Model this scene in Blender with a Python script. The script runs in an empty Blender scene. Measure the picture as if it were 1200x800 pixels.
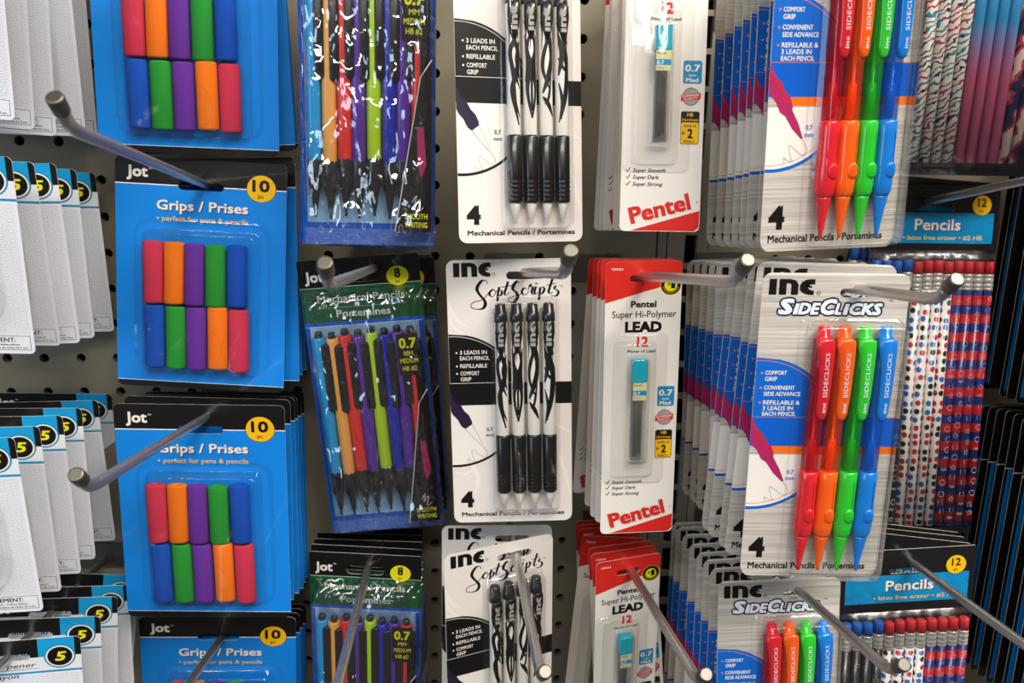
import bpy, bmesh, math, random
from mathutils import Vector, Matrix, Euler
from mathutils.geometry import tessellate_polygon
R = math.radians
SC = bpy.context.scene
COL = SC.collection
WALL = 0.645          # camera to pegboard distance, metres
ZC = 1.45             # camera height, metres

# ---------------------------------------------------------------- camera
cam = bpy.data.objects.new('camera', bpy.data.cameras.new('camera'))
COL.objects.link(cam)
cam.data.sensor_width = 36; cam.data.lens = 31.5; cam.data.clip_start = 0.01
cam.matrix_world = Matrix(((0.995931988, 0.0, -0.0901081322, 0.0),
                           (-0.0870685795, 0.257539693, -0.962336931, -WALL),
                           (0.0232064207, 0.966267720, 0.256492018, ZC),
                           (0, 0, 0, 1)))
cam.data.dof.use_dof = True; cam.data.dof.focus_distance = 0.53; cam.data.dof.aperture_fstop = 13
SC.camera = cam
# ---------------------------------------------------------------- world, lights, exposure
wd = bpy.data.worlds.new('store_air'); SC.world = wd; wd.use_nodes = True
wd.node_tree.nodes['Background'].inputs[0].default_value = (1.0, .93, .84, 1)
wd.node_tree.nodes['Background'].inputs[1].default_value = 0.10
def lamp(name, loc, target, sx, sy, power, col):
    l = bpy.data.lights.new(name, 'AREA'); l.shape = 'RECTANGLE'; l.size = sx; l.size_y = sy
    l.energy = power; l.color = col
    o = bpy.data.objects.new(name, l); COL.objects.link(o); o.location = loc
    o.rotation_euler = (Vector(target) - Vector(loc)).to_track_quat('-Z', 'Y').to_euler()
    return o
# ceiling fluorescent fixtures of the store: one over the aisle, one further back, daylight from the shop front on the left
lamp('ceiling_tube_light', (1.0, -1.0, 2.95), (0.8, -0.8, 0), 1.9, 0.35, 74, (1, .93, .83))
lamp('ceiling_tube_light', (-0.3, -2.3, 3.05), (-0.3, -1.6, 0), 2.4, 0.35, 56, (1, .94, .86))
lamp('shopfront_daylight', (-3.2, -2.3, 1.9), (-0.3, 0, 1.3), 1.8, 1.8, 44, (.62, .8, 1))
SC.view_settings.view_transform = 'Standard'; SC.view_settings.look = 'None'
SC.view_settings.gamma = 1; SC.view_settings.exposure = 0.1

# ---------------------------------------------------------------- materials
def lin(h):
    if isinstance(h, tuple): return (*h[:3], 1)
    h = h.lstrip('#'); v = [int(h[i:i+2], 16)/255 for i in (0, 2, 4)]
    return tuple(c/12.92 if c <= .04045 else ((c+.055)/1.055)**2.4 for c in v) + (1,)
class NT:
    def __init__(s, name, rough=.5, metal=0, coat=0, spec=.5):
        s.m = bpy.data.materials.new(name); s.m.use_nodes = True; s.t = s.m.node_tree
        s.b = s.t.nodes['Principled BSDF']; s.out = s.t.nodes['Material Output']
        s.b.inputs['Roughness'].default_value = rough; s.b.inputs['Metallic'].default_value = metal
        s.b.inputs['Coat Weight'].default_value = coat; s.b.inputs['Specular IOR Level'].default_value = spec
    def n(s, ty, **k):
        x = s.t.nodes.new(ty)
        for a, v in k.items(): setattr(x, a, v)
        return x
    def put(s, v, sock):
        if hasattr(v, 'links') or isinstance(v, bpy.types.NodeSocket): s.t.links.new(v, sock)
        else: sock.default_value = v
    def ma(s, op, a, b=0., c=0.):
        x = s.n('ShaderNodeMath', operation=op)
        for i, v in enumerate((a, b, c)): s.put(v, x.inputs[i])
        return x.outputs[0]
    def mix(s, f, a, b):
        x = s.n('ShaderNodeMix', data_type='RGBA')
        s.put(f, x.inputs[0]); s.put(a, x.inputs[6]); s.put(b, x.inputs[7]); return x.outputs[2]
    def xyz(s, kind='Object'):
        c = s.n('ShaderNodeTexCoord'); p = s.n('ShaderNodeSeparateXYZ'); s.t.links.new(c.outputs[kind], p.inputs[0])
        s.co = c.outputs[kind]; return p.outputs
    def noise(s, scale, detail=2, vec=None, sc=(1, 1, 1)):
        mp = s.n('ShaderNodeMapping'); mp.inputs['Scale'].default_value = sc
        c = vec if vec is not None else s.n('ShaderNodeTexCoord').outputs['Object']
        s.t.links.new(c, mp.inputs[0]); x = s.n('ShaderNodeTexNoise'); x.inputs['Scale'].default_value = scale
        x.inputs['Detail'].default_value = detail; s.t.links.new(mp.outputs[0], x.inputs['Vector']); return x.outputs['Fac']
    def bump(s, h, dist, strength=1.):
        x = s.n('ShaderNodeBump'); x.inputs['Distance'].default_value = dist; x.inputs['Strength'].default_value = strength
        s.put(h, x.inputs['Height']); return x.outputs[0]
    def color(s, v): s.put(v, s.b.inputs['Base Color']); return s.m
M = {}
def plain(name, col, rough=.45, metal=0, coat=0, spec=.5):
    t = NT(name, rough, metal, coat, spec); t.color(lin(col)); M[name] = t.m; return t.m
for nm, cl in dict(white='#EFEAE2', black='#0C0B0C', yellow='#F7BE06', lemon='#EEE312', red='#D8241C', navy='#15153F', blue='#0664C8',
                   orange='#F4741A', grey='#8E8A88', lightgrey='#C9C3BE', gold='#F6C645', aqua='#0F8CBE', plum='#2A1C38', pinktip='#B02560',
                   arcgrey='#BBBDC6', tealcap='#16A3B8', creamlabel='#D8D39B', cuff='#DFE9F2', silvergrey='#A9A7A3').items():
    plain('print_' + nm, cl, .38)
for nm, cl in dict(pink='#CF3553', orange='#F67B14', purple='#68309E', green='#259433', blue='#0B4FB8').items():
    t = NT('foam_' + nm, .85, spec=.25); n = t.noise(900, 3); 
    t.color(lin(cl)); t.put(t.bump(n, .00025, .6), t.b.inputs['Normal']); M['foam_' + nm] = t.m
for nm, cl in dict(skyblue='#1D9FDD', peach='#F6AE55', red='#E52E28', purple='#5B2C9C', lime='#B5D916', navy='#1E2BA8', black='#141314',
                   white='#ECE8E0', charcoal='#232224', teal='#1FA6A0').items():
    plain('plastic_' + nm, cl, .28, coat=.3)
for nm, cl in dict(red='#E2222F', orange='#FF6311', green='#2BCB2E', blue='#0F7FE0').items():
    plain('gel_' + nm, cl, .2, coat=.4)
    t = NT('clear_' + nm, .12, coat=.3); t.color(lin(cl)); tr = t.n('ShaderNodeBsdfTransparent'); tr.inputs[0].default_value = tuple(.45 + .55*c for c in lin(cl))
    mx = t.n('ShaderNodeMixShader'); mx.inputs[0].default_value = .27
    t.t.links.new(tr.outputs[0], mx.inputs[1]); t.t.links.new(t.b.outputs[0], mx.inputs[2]); t.t.links.new(mx.outputs[0], t.out.inputs[0]); M['clear_' + nm] = t.m
plain('graphite', '#2A2829', .35, .3)
plain('eraser_red', '#C8202A', .6); plain('eraser_blue', '#1658B4', .6)
plain('card_edge', '#D6CFC4', .7); plain('chrome_end', '#7B766E', .45, 1)
t = NT('ferrule', .35, .55); t.color(lin('#DAD5CB')); t.put(t.bump(t.noise(700, 1), .0003, .5), t.b.inputs['Normal']); M['ferrule'] = t.m
t = NT('chrome', .3, .9); t.color(lin('#C4C2BF')); t.put(t.bump(t.noise(60, 2, sc=(1, .1, 1)), .0004, .25), t.b.inputs['Normal']); M['chrome'] = t.m
plain('steel', '#8F8C88', .4, 1)

def clear(name, base, edge, rough, bscale=0, bdist=0, sc=(1, 1, 1), strength=1., tint='#FFFFFF'):
    t = NT(name); t.t.nodes.remove(t.b)
    tr = t.n('ShaderNodeBsdfTransparent'); tr.inputs[0].default_value = lin(tint)
    gl = t.n('ShaderNodeBsdfGlossy'); gl.inputs['Roughness'].default_value = rough; gl.inputs[0].default_value = (1, 1, 1, 1)
    lw = t.n('ShaderNodeLayerWeight'); lw.inputs[0].default_value = .5
    f = t.ma('POWER', lw.outputs['Facing'], 3.); f = t.ma('MULTIPLY_ADD', f, edge, base)
    if bscale:
        n = t.noise(bscale, 2, sc=sc); n2 = t.ma('ABSOLUTE', t.ma('SUBTRACT', n, .5)); b = t.bump(n2, bdist, strength)
        t.t.links.new(b, gl.inputs['Normal'])
    mx = t.n('ShaderNodeMixShader'); t.t.links.new(f, mx.inputs[0]); t.t.links.new(tr.outputs[0], mx.inputs[1])
    t.t.links.new(gl.outputs[0], mx.inputs[2]); t.t.links.new(mx.outputs[0], t.out.inputs[0]); M[name] = t.m
clear('blister_plastic', .045, .55, .08, 30, .0012, tint='#FAFAFA')
clear('crinkled_film', .15, .5, .10, 45, .022, (1, 1, .5), tint='#F4F6FA')
clear('smooth_film', .055, .4, .22, 40, .004, (1, 1, .3), tint='#EDEFF2')

SLOTS = {'A': (83, 111, 12, 0), 'B': (112, 152, 18.5, 0), 'C': (80, 200, 13, 0), 'D': (76, 170, 10.5, 10.5), 'F': (76, 170, 10.5, 10.5),
         'E': (46, 172, 11, 0), 'G': (92, 250, 16, 0), 'H': (110, 210, 14, 0)}
def zoned(name, T, base, zones, rough=.35, coat=.15, bumpn=None, stripe=None, brushed=None):
    """printed card front: colour fields given in card millimetres. zone = (colour, [(a, b, c)...]) meaning a*x + b*y > c for all"""
    w, h, s, q = SLOTS[T]; t = NT(name, rough, coat=coat); o = t.xyz()
    X = t.ma('MULTIPLY_ADD', o[0], 1000., w/2 + q); Y = t.ma('MULTIPLY_ADD', o[2], -1000., float(s))
    def cval(c):
        if c == 'STRIPE':
            v = t.ma('SINE', t.ma('MULTIPLY', t.ma('ADD', X, t.ma('MULTIPLY', Y, 1.25)), 2.5))
            v = t.ma('GREATER_THAN', v, .55); v = t.ma('MULTIPLY', v, .55); return t.mix(v, lin(stripe[0]), lin(stripe[1]))
        if c == 'BRUSH':
            n = t.noise(1., 3, sc=(14, 1, 1500)); n2 = t.noise(5., 2)
            v = t.ma('MULTIPLY_ADD', n, 1.7, -.35); return t.mix(v, lin(brushed[0]), lin(brushed[1]))
        if c == 'PALESTRIPE':
            v = t.ma('SINE', t.ma('MULTIPLY', t.ma('ADD', X, t.ma('MULTIPLY', Y, 1.)), 4.)); v = t.ma('MULTIPLY', t.ma('GREATER_THAN', v, .2), .5)
            return t.mix(v, lin('#EEF0F3'), lin('#D9DCE2'))
        return lin(c)
    col = cval(base)
    for c, conds in zones:
        f = None
        for a, b, k in conds:
            g = t.ma('GREATER_THAN', t.ma('ADD', t.ma('MULTIPLY', X, float(a)), t.ma('MULTIPLY', Y, float(b))), float(k))
            f = g if f is None else t.ma('MULTIPLY', f, g)
        col = t.mix(f, col, cval(c))
    t.color(col)
    if bumpn:
        n = t.ma('ABSOLUTE', t.ma('SUBTRACT', t.noise(bumpn[0], 2), .5)); t.put(t.bump(n, bumpn[1]), t.b.inputs['Normal'])
    M[name] = t.m
BLK = '#0E0D0E'
zoned('card_grips', 'B', 'STRIPE', [('#FFFFFF', [(0, -1, -17.6)]), (BLK, [(0, -1, -17)]), ('#CFE6F5', [(0, 1, 147.6)]), (BLK, [(0, 1, 148)])], stripe=('#0080E2', '#1C9BF4'))
zoned('card_sharpener', 'A', '#EAECF4', [('PALESTRIPE', [(0, -1, -22.6)]), ('#1691C8', [(0, 1, 22.4), (0, -1, -23.8)]), (BLK, [(0, -1, -12.8)]),
       ('#12A0DC', [(0, -1, -12.8), (1, 0, 59), (-1, 0, -79.5)]), (BLK, [(0, -1, -12.8), (1, 0, 79.5)])])
zoned('card_script', 'D', '#E8E0DA', [(BLK, [(0, 1, 77), (0, -1, -91.5)])])
zoned('card_metal', 'F', 'BRUSH', [('#E9E4DD', [(0, -1, -1)]), ('#0A5FC9', [(0, 1, 77.4), (0, -1, -93.7)]), ('#F8761B', [(0, 1, 93.7), (0, -1, -98), (1, 0, 8)])], brushed=('#8D877E', '#E6E0D6'), rough=.3)
zoned('card_lead', 'E', '#EFE9DF', [('#DB281D', [(-.28, -1, -25)])])
zoned('bag_print', 'C', '#0A55B8', [('#8FB8D8', [(0, -1, -187), (1, 0, 3), (-1, 0, -76), (0, 1, 45)]), ('#0A5FD0', [(0, -1, -46)]), ('#0C5A2E', [(0, -1, -43)]),
       ('#C8C8C4', [(0, -1, -19.4)]), ('#0E0E10', [(0, -1, -19)])], bumpn=(60, .004), rough=.25)
zoned('pack_print', 'G', '#1A191B', [('STRIPE', [(0, 1, 19), (0, -1, -40), (1, 0, 3), (-1, 0, -88.5)]), ('#3A3A3C', [(0, 1, 47), (0, -1, -51)])], bumpn=(45, .003), rough=.22, stripe=('#0C84BD', '#1E97CC'))
for nm, bw in (('card_blue', 2.6), ('card_blue_dark', 16)):
    zoned(nm, 'H', 'STRIPE', [(BLK, [(-1, 0, -bw)]), (BLK, [(0, -1, -42)]), (BLK, [(0, 1, 206)]), ('#D9D2C4', [(0, 1, 41.6), (0, -1, -42.2)])], stripe=('#0B70B8', '#1A82C6'))

def pencil_wood(name, fn):
    t = NT(name, .3, coat=.35); u = t.n('ShaderNodeUVMap').outputs[0]; p = t.n('ShaderNodeSeparateXYZ'); t.t.links.new(u, p.inputs[0])
    t.color(fn(t, u, p.outputs)); M[name] = t.m
def zebra(t, u, o):
    n = t.noise(.16, 2, vec=u, sc=(1, 1, 1)); v = t.ma('SINE', t.ma('ADD', t.ma('ADD', t.ma('MULTIPLY', o[1], 1.55), t.ma('MULTIPLY', o[0], .8)), t.ma('MULTIPLY', n, 16.)))
    k = t.noise(.06, 1, vec=u); col = t.mix(t.ma('GREATER_THAN', k, .5), lin('#3B86A0'), lin('#B23A66')); col = t.mix(t.ma('GREATER_THAN', t.noise(.11, 1, vec=u), .56), col, lin('#2B2C5E'))
    return t.mix(t.ma('GREATER_THAN', v, .42), lin('#EDE5CF'), col)
def fade(t, u, o):
    f = t.ma('MULTIPLY_ADD', o[1], .03, -(.03*160)); c = t.n('ShaderNodeClamp'); t.t.links.new(f, c.inputs[0])
    return t.mix(c.outputs[0], lin('#2C88B8'), lin('#C8597E'))
def swirl(t, u, o):
    n = t.noise(.09, 2, vec=u); v = t.ma('SINE', t.ma('ADD', t.ma('MULTIPLY', o[1], .12), t.ma('ADD', t.ma('MULTIPLY', o[0], .35), t.ma('MULTIPLY', n, 7.))))
    c = t.mix(t.ma('GREATER_THAN', v, -.2), lin('#1A2350'), lin('#C9324A')); return t.mix(t.ma('GREATER_THAN', v, .6), c, lin('#E8C9BC'))
def dots(t, u, o):
    vo = t.n('ShaderNodeTexVoronoi', feature='F1', voronoi_dimensions='2D'); vo.inputs['Scale'].default_value = .17; vo.inputs['Randomness'].default_value = .35
    t.t.links.new(u, vo.inputs['Vector']); s = t.n('ShaderNodeSeparateColor'); t.t.links.new(vo.outputs['Color'], s.inputs[0])
    c = t.mix(t.ma('GREATER_THAN', s.outputs[0], .36), lin('#1F62B4'), lin('#1A191C')); c = t.mix(t.ma('GREATER_THAN', s.outputs[0], .66), c, lin('#C01C2C'))
    return t.mix(t.ma('LESS_THAN', vo.outputs['Distance'], .34), lin('#EDE6DA'), c)
def bands(t, u, o):
    v = t.ma('FRACT', t.ma('MULTIPLY', o[1], 1/13.)); return t.mix(t.ma('GREATER_THAN', v, .5), lin('#B81A24'), lin('#15256E'))
def slate(t, u, o): return lin('#2A2622')
for nm, fn in (('zebra', zebra), ('fade', fade), ('swirl', swirl), ('dots', dots), ('bands', bands), ('slate', slate)): pencil_wood('wrap_' + nm, fn)

t = NT('pegboard_paint', .55, spec=.35); n = t.noise(9, 3); t.color(t.mix(n, lin('#837B69'), lin('#8D8572'))); t.put(t.bump(t.noise(500, 2), .0001, .3), t.b.inputs['Normal']); M['pegboard'] = t.m
plain('dark_cavity', '#1B1917', .9); plain('upright_metal', '#8B857C', .45, .3)
plain('navy_shelf', '#17171B', .6)

# ---------------------------------------------------------------- measured places: hook root and tip; per pack x, distance from the camera plane, z, roll, lean, yaw
HOOKS = {
    'B2': [[-0.1487, 0.645, -0.0623], [-0.1367, 0.365, -0.0133]],
    'B3': [[-0.1496, 0.645, -0.2197], [-0.1437, 0.365, -0.1613]],
    'B4': [[-0.154, 0.645, -0.3984], [-0.1582, 0.365, -0.3293]],
    'C2': [[-0.0362, 0.645, -0.1151], [-0.0414, 0.365, -0.0735]],
    'C3': [[-0.0446, 0.645, -0.3362], [-0.0468, 0.365, -0.2772]],
    'D2': [[0.057, 0.645, -0.1193], [0.0556, 0.365, -0.0678]],
    'D3': [[0.0587, 0.645, -0.304], [0.0517, 0.365, -0.2606]],
    'E2': [[0.1201, 0.645, -0.1194], [0.1287, 0.365, -0.071]],
    'E3': [[0.138, 0.645, -0.3249], [0.127, 0.365, -0.2649]],
    'F2': [[0.2144, 0.645, -0.117], [0.2196, 0.365, -0.0784]],
    'F3': [[0.2306, 0.645, -0.3193], [0.2227, 0.365, -0.2634]],
    'G2': [[0.3411, 0.645, -0.0701], [0.345, 0.365, -0.0058]],
    'G3': [[0.335, 0.645, -0.3159], [0.3172, 0.365, -0.2705]],
    'A4': [[-0.2483, 0.645, -0.3443], [-0.2592, 0.365, -0.3171]],
    'A1': [[-0.262, 0.645, 0.0724], [-0.262, 0.365, 0.1218]],
    'A2': [[-0.262, 0.645, -0.0706], [-0.262, 0.365, -0.0212]],
    'A3': [[-0.268, 0.645, -0.2286], [-0.268, 0.365, -0.1792]],
    'B1': [[-0.151, 0.645, 0.0933], [-0.151, 0.365, 0.1427]],
    'C1': [[-0.038, 0.645, 0.0744], [-0.038, 0.365, 0.1238]],
    'D1': [[0.059, 0.645, 0.064], [0.059, 0.365, 0.1134]],
    'E1': [[0.139, 0.645, 0.0722], [0.139, 0.365, 0.1216]],
    'F1': [[0.214, 0.645, 0.0586], [0.214, 0.365, 0.108]],
    'G1': [[0.345, 0.645, 0.1822], [0.345, 0.365, 0.2316]],
    'H1': [[0.47, 0.645, -0.0168], [0.47, 0.365, 0.0326]],
    'H2': [[0.472, 0.645, -0.2368], [0.472, 0.365, -0.1874]],
}
PACKS = {
    'A1': [(-0.2611, 0.5173, 0.0858, 3.46, 4.39, -1.25),
           (-0.2608, 0.5444, 0.0807, 4.08, 3.68, -1.02),
           (-0.2607, 0.5728, 0.0758, 3.8, 3.25, -0.94),
           (-0.2607, 0.6052, 0.0727, 0.56, 3.36, -0.51),
           (-0.2602, 0.6278, 0.0717, 1.0, 2.06, 0.6)],
    'A2': [(-0.2626, 0.5038, -0.0442, 1.53, 4.74, 0.74),
           (-0.2627, 0.5313, -0.0491, 0.76, 7.42, 0.91),
           (-0.2623, 0.5598, -0.0532, -1.18, 1.99, 1.02),
           (-0.2624, 0.5891, -0.0575, 0.6, 3.78, 1.59),
           (-0.2624, 0.6211, -0.0624, 0.05, 5.25, 2.14)],
    'A3': [(-0.2704, 0.4854, -0.197, -1.04, 2.75, 1.75),
           (-0.2709, 0.5172, -0.2017, 0.01, 2.37, 2.1),
           (-0.2711, 0.5502, -0.2069, -0.06, 1.22, 2.23),
           (-0.2712, 0.5805, -0.2119, 0.86, 0.92, 2.3),
           (-0.2715, 0.6104, -0.2173, -0.22, 4.14, 2.95),
           (-0.2728, 0.6389, -0.2204, 2.45, 6.17, 4.67)],
    'A4': [(-0.2551, 0.4973, -0.3305, 2.37, 1.51, 9.13),
           (-0.2535, 0.5265, -0.3336, 3.57, 2.28, 7.71),
           (-0.2526, 0.5543, -0.3359, 4.7, 1.8, 9.32),
           (-0.251, 0.5747, -0.3392, 2.42, 2.74, 5.75),
           (-0.2512, 0.5947, -0.3403, 8.44, 0.7, 8.46)],
    'B1': [(-0.1505, 0.6048, 0.0976, 1.31, -1.75, 0.19),
           (-0.1493, 0.615, 0.0978, -2.07, -1.64, 0.26),
           (-0.1497, 0.6252, 0.0978, -2.58, -1.65, 0.25)],
    'B2': [(-0.1495, 0.606, -0.0584, 1.8, -5.87, -5.67),
           (-0.1451, 0.6162, -0.0588, -0.35, -5.89, -5.58),
           (-0.147, 0.6264, -0.0588, -1.52, -5.73, -5.55),
           (-0.1479, 0.6382, -0.0597, -2.47, -5.61, -5.48)],
    'B3': [(-0.1523, 0.5742, -0.2148, -0.19, -3.46, -3.94),
           (-0.1519, 0.595, -0.217, 0.56, -3.65, -3.75),
           (-0.151, 0.6077, -0.2199, -0.01, -3.61, -3.7),
           (-0.1506, 0.6177, -0.2225, -0.51, -3.56, -3.7),
           (-0.15, 0.6311, -0.2249, -0.24, -3.6, -3.63),
           (-0.1496, 0.6435, -0.2276, -0.13, -3.6, -3.61)],
    'B4': [(-0.1562, 0.5992, -0.3867, 2.23, 2.7, 0.47),
           (-0.1548, 0.6094, -0.3895, 2.06, 2.7, 0.46),
           (-0.1541, 0.6199, -0.3922, 2.39, 2.7, 0.48),
           (-0.1534, 0.6309, -0.395, 2.69, 2.69, 0.49)],
    'C1': [(-0.0368, 0.5611, 0.1013, 0.19, -2.51, -2.16),
           (-0.036, 0.5736, 0.0979, 1.63, -1.22, -2.48),
           (-0.036, 0.5861, 0.0954, 2.46, -1.21, -2.5)],
    'C2': [(-0.0471, 0.5894, -0.1124, -5.11, 2.3, -2.12),
           (-0.037, 0.6199, -0.1191, -3.46, 3.83, -2.16),
           (-0.0379, 0.6435, -0.1216, -3.3, 4.17, -2.08)],
    'C3': [(-0.0465, 0.5818, -0.3236, 0.9, 2.57, -6.53),
           (-0.0466, 0.5934, -0.3242, 1.1, 2.55, -6.53),
           (-0.0464, 0.6099, -0.3276, -0.02, 2.54, -6.48),
           (-0.0463, 0.6269, -0.331, -0.4, 2.52, -6.5),
           (-0.0458, 0.6435, -0.3342, -1.13, 2.5, -6.42)],
    'D1': [(0.0587, 0.5433, 0.0796, 0.42, -8.81, 13.47)],
    'D2': [(0.0576, 0.5348, -0.1012, -2.33, -2.77, -3.81)],
    'D3': [(0.0546, 0.5284, -0.2857, -2.15, 1.22, 17.41),
           (0.056, 0.5614, -0.2911, -0.2, 0.01, -1.68)],
    'E1': [(0.1309, 0.5248, 0.0907, -0.4, -7.2, -3.72),
           (0.1356, 0.5575, 0.0859, -1.14, -1.18, -0.57),
           (0.1357, 0.5674, 0.0844, -1.09, -1.03, -0.56),
           (0.1362, 0.5905, 0.0809, -0.21, -0.59, -0.48),
           (0.1367, 0.6004, 0.0792, 0.32, -0.5, -0.37),
           (0.1368, 0.6144, 0.0771, 0.43, -0.26, -0.38)],
    'E2': [(0.1252, 0.5112, -0.0984, -1.24, -2.03, 0.72),
           (0.1254, 0.5252, -0.0997, -1.22, -0.26, 0.58),
           (0.1253, 0.5381, -0.1016, -0.85, -0.88, 0.6),
           (0.1254, 0.5526, -0.1037, -0.79, 1.5, 0.57),
           (0.1258, 0.5744, -0.1076, 0.62, 3.96, 0.7)],
    'E3': [(0.1317, 0.5308, -0.3012, -3.11, 4.05, 9.79),
           (0.1329, 0.5484, -0.305, -6.63, -0.04, 2.62),
           (0.1332, 0.5614, -0.3077, -4.64, -0.27, 3.9),
           (0.1311, 0.582, -0.3126, 3.41, 0.93, -0.66),
           (0.1334, 0.6012, -0.3147, -3.72, -0.89, -3.39),
           (0.1345, 0.6123, -0.3173, -3.56, -0.71, -2.69),
           (0.1352, 0.6255, -0.3202, -3.43, -0.62, -2.34)],
    'F1': [(0.2103, 0.4496, 0.0905, -1.72, -1.01, 7.0),
           (0.217, 0.472, 0.0883, -1.7, -1.0, 6.5),
           (0.2153, 0.4838, 0.087, -1.7, -1.0, 6.5),
           (0.2164, 0.497, 0.0848, -1.7, -1.0, 6.5),
           (0.2171, 0.512, 0.0829, -1.7, -1.0, 6.5),
           (0.2175, 0.527, 0.0806, -1.7, -1.0, 6.5),
           (0.2181, 0.545, 0.0783, -1.7, -1.0, 6.5),
           (0.2181, 0.563, 0.076, -1.7, -1.0, 6.5)],
    'F2': [(0.2174, 0.4339, -0.0903, -0.74, -0.96, -4.65),
           (0.2188, 0.45, -0.0881, 1.21, 0.34, -0.72),
           (0.2185, 0.4618, -0.0899, 1.01, 0.28, -0.6),
           (0.2184, 0.4774, -0.0915, 1.48, 0.42, -0.88),
           (0.2181, 0.4893, -0.0933, 1.38, 0.39, -0.82),
           (0.2195, 0.5177, -0.0974, -2.71, 1.47, -1.11),
           (0.2194, 0.5316, -0.0997, -2.17, 2.33, -1.03),
           (0.2193, 0.5467, -0.1018, -2.31, 2.57, -1.08),
           (0.2192, 0.5618, -0.104, -2.09, 3.3, -1.09),
           (0.219, 0.5769, -0.1059, -3.14, 2.89, -1.2)],
    'F3': [(0.2246, 0.477, -0.2888, -2.61, -4.76, -2.97),
           (0.226, 0.4997, -0.2907, -2.46, 0.03, 0.15),
           (0.2266, 0.5164, -0.294, -2.25, 0.03, 0.14),
           (0.227, 0.5318, -0.297, -2.18, 0.03, 0.13),
           (0.2275, 0.5512, -0.3009, -2.17, 0.03, 0.13),
           (0.2283, 0.5714, -0.3048, -1.08, 0.01, 0.07),
           (0.2288, 0.5899, -0.3085, -0.97, 0.01, 0.06),
           (0.2292, 0.6024, -0.311, -1.19, 0.02, 0.07)],
    'G1': [(0.3417, 0.55, 0.1965, 0.0, 0.0, -0.0),
           (0.3543, 0.578, 0.1986, -0.0, -0.0, 0.0)],
    'G2': [(0.3483, 0.5944, -0.0632, 0.05, -6.7, 0.19),
           (0.3432, 0.6044, -0.0591, 3.11, 1.39, -4.26)],
    'G3': [(0.3253, 0.5261, -0.3021, -3.93, -0.76, -2.95),
           (0.3287, 0.5397, -0.2995, 7.25, 1.17, -1.51),
           (0.3297, 0.5497, -0.3, 6.66, 1.72, -2.22),
           (0.331, 0.5597, -0.3009, 6.69, 2.49, -3.22)],
    'H2': [(0.4778, 0.524, -0.22, -0.0, 0.0, 0.0),
           (0.4771, 0.533, -0.2203, -0.0, 0.0, 0.0),
           (0.4761, 0.541, -0.2203, -0.0, 0.0, 0.0),
           (0.4749, 0.549, -0.2207, -0.0, 0.0, 0.0),
           (0.4741, 0.557, -0.2205, -0.0, 0.0, 0.0),
           (0.4733, 0.566, -0.2212, 0.0, -0.0, -0.0),
           (0.4722, 0.574, -0.2209, -0.0, 0.0, 0.0),
           (0.4713, 0.582, -0.2211, 0.0, -0.0, -0.0),
           (0.4705, 0.591, -0.2229, -0.0, 0.0, 0.0),
           (0.4702, 0.6, -0.2247, -0.0, 0.0, 0.0),
           (0.4699, 0.608, -0.2268, -0.0, 0.0, 0.0),
           (0.4697, 0.616, -0.2288, -0.0, 0.0, 0.0)],
    'H1': [(0.4809, 0.53, -0.0032, -0.0, -0.0, 0.0),
           (0.4768, 0.538, -0.0024, -0.0, -0.0, 0.0),
           (0.4724, 0.546, -0.0015, -0.0, -0.0, 0.0),
           (0.4715, 0.559, -0.0024, -0.0, -0.0, 0.0),
           (0.4699, 0.572, -0.0018, -0.0, -0.0, 0.0),
           (0.4687, 0.581, -0.0016, -0.0, -0.0, 0.0),
           (0.468, 0.588, -0.002, -0.0, -0.0, 0.0),
           (0.4664, 0.6, 0.002, -0.0, -0.0, 0.0),
           (0.4667, 0.608, -0.0019, 0.0, 0.0, 0.0),
           (0.4668, 0.616, -0.0051, -0.0, -0.0, 0.0)],
}
# ---------------------------------------------------------------- mesh building in card millimetres (x right, y down from the card's top left, d out of the card)
_glyph = {}
def glyphs(s, bold):
    k = (s, bold)
    if k not in _glyph:
        c = bpy.data.curves.new('type', 'FONT'); c.body = s; c.resolution_u = 2; c.offset = bold
        o = bpy.data.objects.new('type', c); m = bpy.data.meshes.new_from_object(o)
        _glyph[k] = ([(v.co.x, v.co.y) for v in m.vertices], [tuple(p.vertices) for p in m.polygons])
        bpy.data.objects.remove(o); bpy.data.curves.remove(c); bpy.data.meshes.remove(m)
    return _glyph[k]
CAP = .687
def spline(pts, n=6):
    out = []
    P = [pts[0]] + list(pts) + [pts[-1]]
    for i in range(1, len(P) - 2):
        a, b, c, d = P[i-1], P[i], P[i+1], P[i+2]
        for j in range(n):
            u = j / n
            out.append(tuple(.5*((2*b[k]) + (c[k]-a[k])*u + (2*a[k]-5*b[k]+4*c[k]-d[k])*u*u + (3*b[k]-a[k]-3*c[k]+d[k])*u**3) for k in range(2)))
    out.append(tuple(pts[-1])); return out
def rrect(x0, y0, x1, y1, r, n=5):
    o = []
    for cx, cy, a0 in ((x1-r, y0+r, -90), (x1-r, y1-r, 0), (x0+r, y1-r, 90), (x0+r, y0+r, 180)):
        for i in range(n+1):
            a = R(a0 + 90*i/n); o.append((cx + r*math.cos(a), cy + r*math.sin(a)))
    return o
REMAP = {'B': ((0, 0), (18, 17), (36.8, 33.4), (49, 45.5), (57.5, 54.5), (100, 96), (141, 138.5), (152, 152)),
 'D': ((0, 0), (25, 24), (47, 45.5), (60, 58.2), (79, 77), (93.5, 91.5), (133, 131.8), (160, 160.2), (170, 170)),
 'F': ((0, 0), (25, 24), (50, 44.5), (60, 54), (84, 77.4), (100, 93.7), (134, 129.2), (160, 157), (170, 170)),
 'E': ((0, 0), (26, 24.7), (50, 47.7), (80, 77.2), (107, 104.5), (125, 122.8), (142, 140.5), (160, 159.4), (172, 172))}
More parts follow.
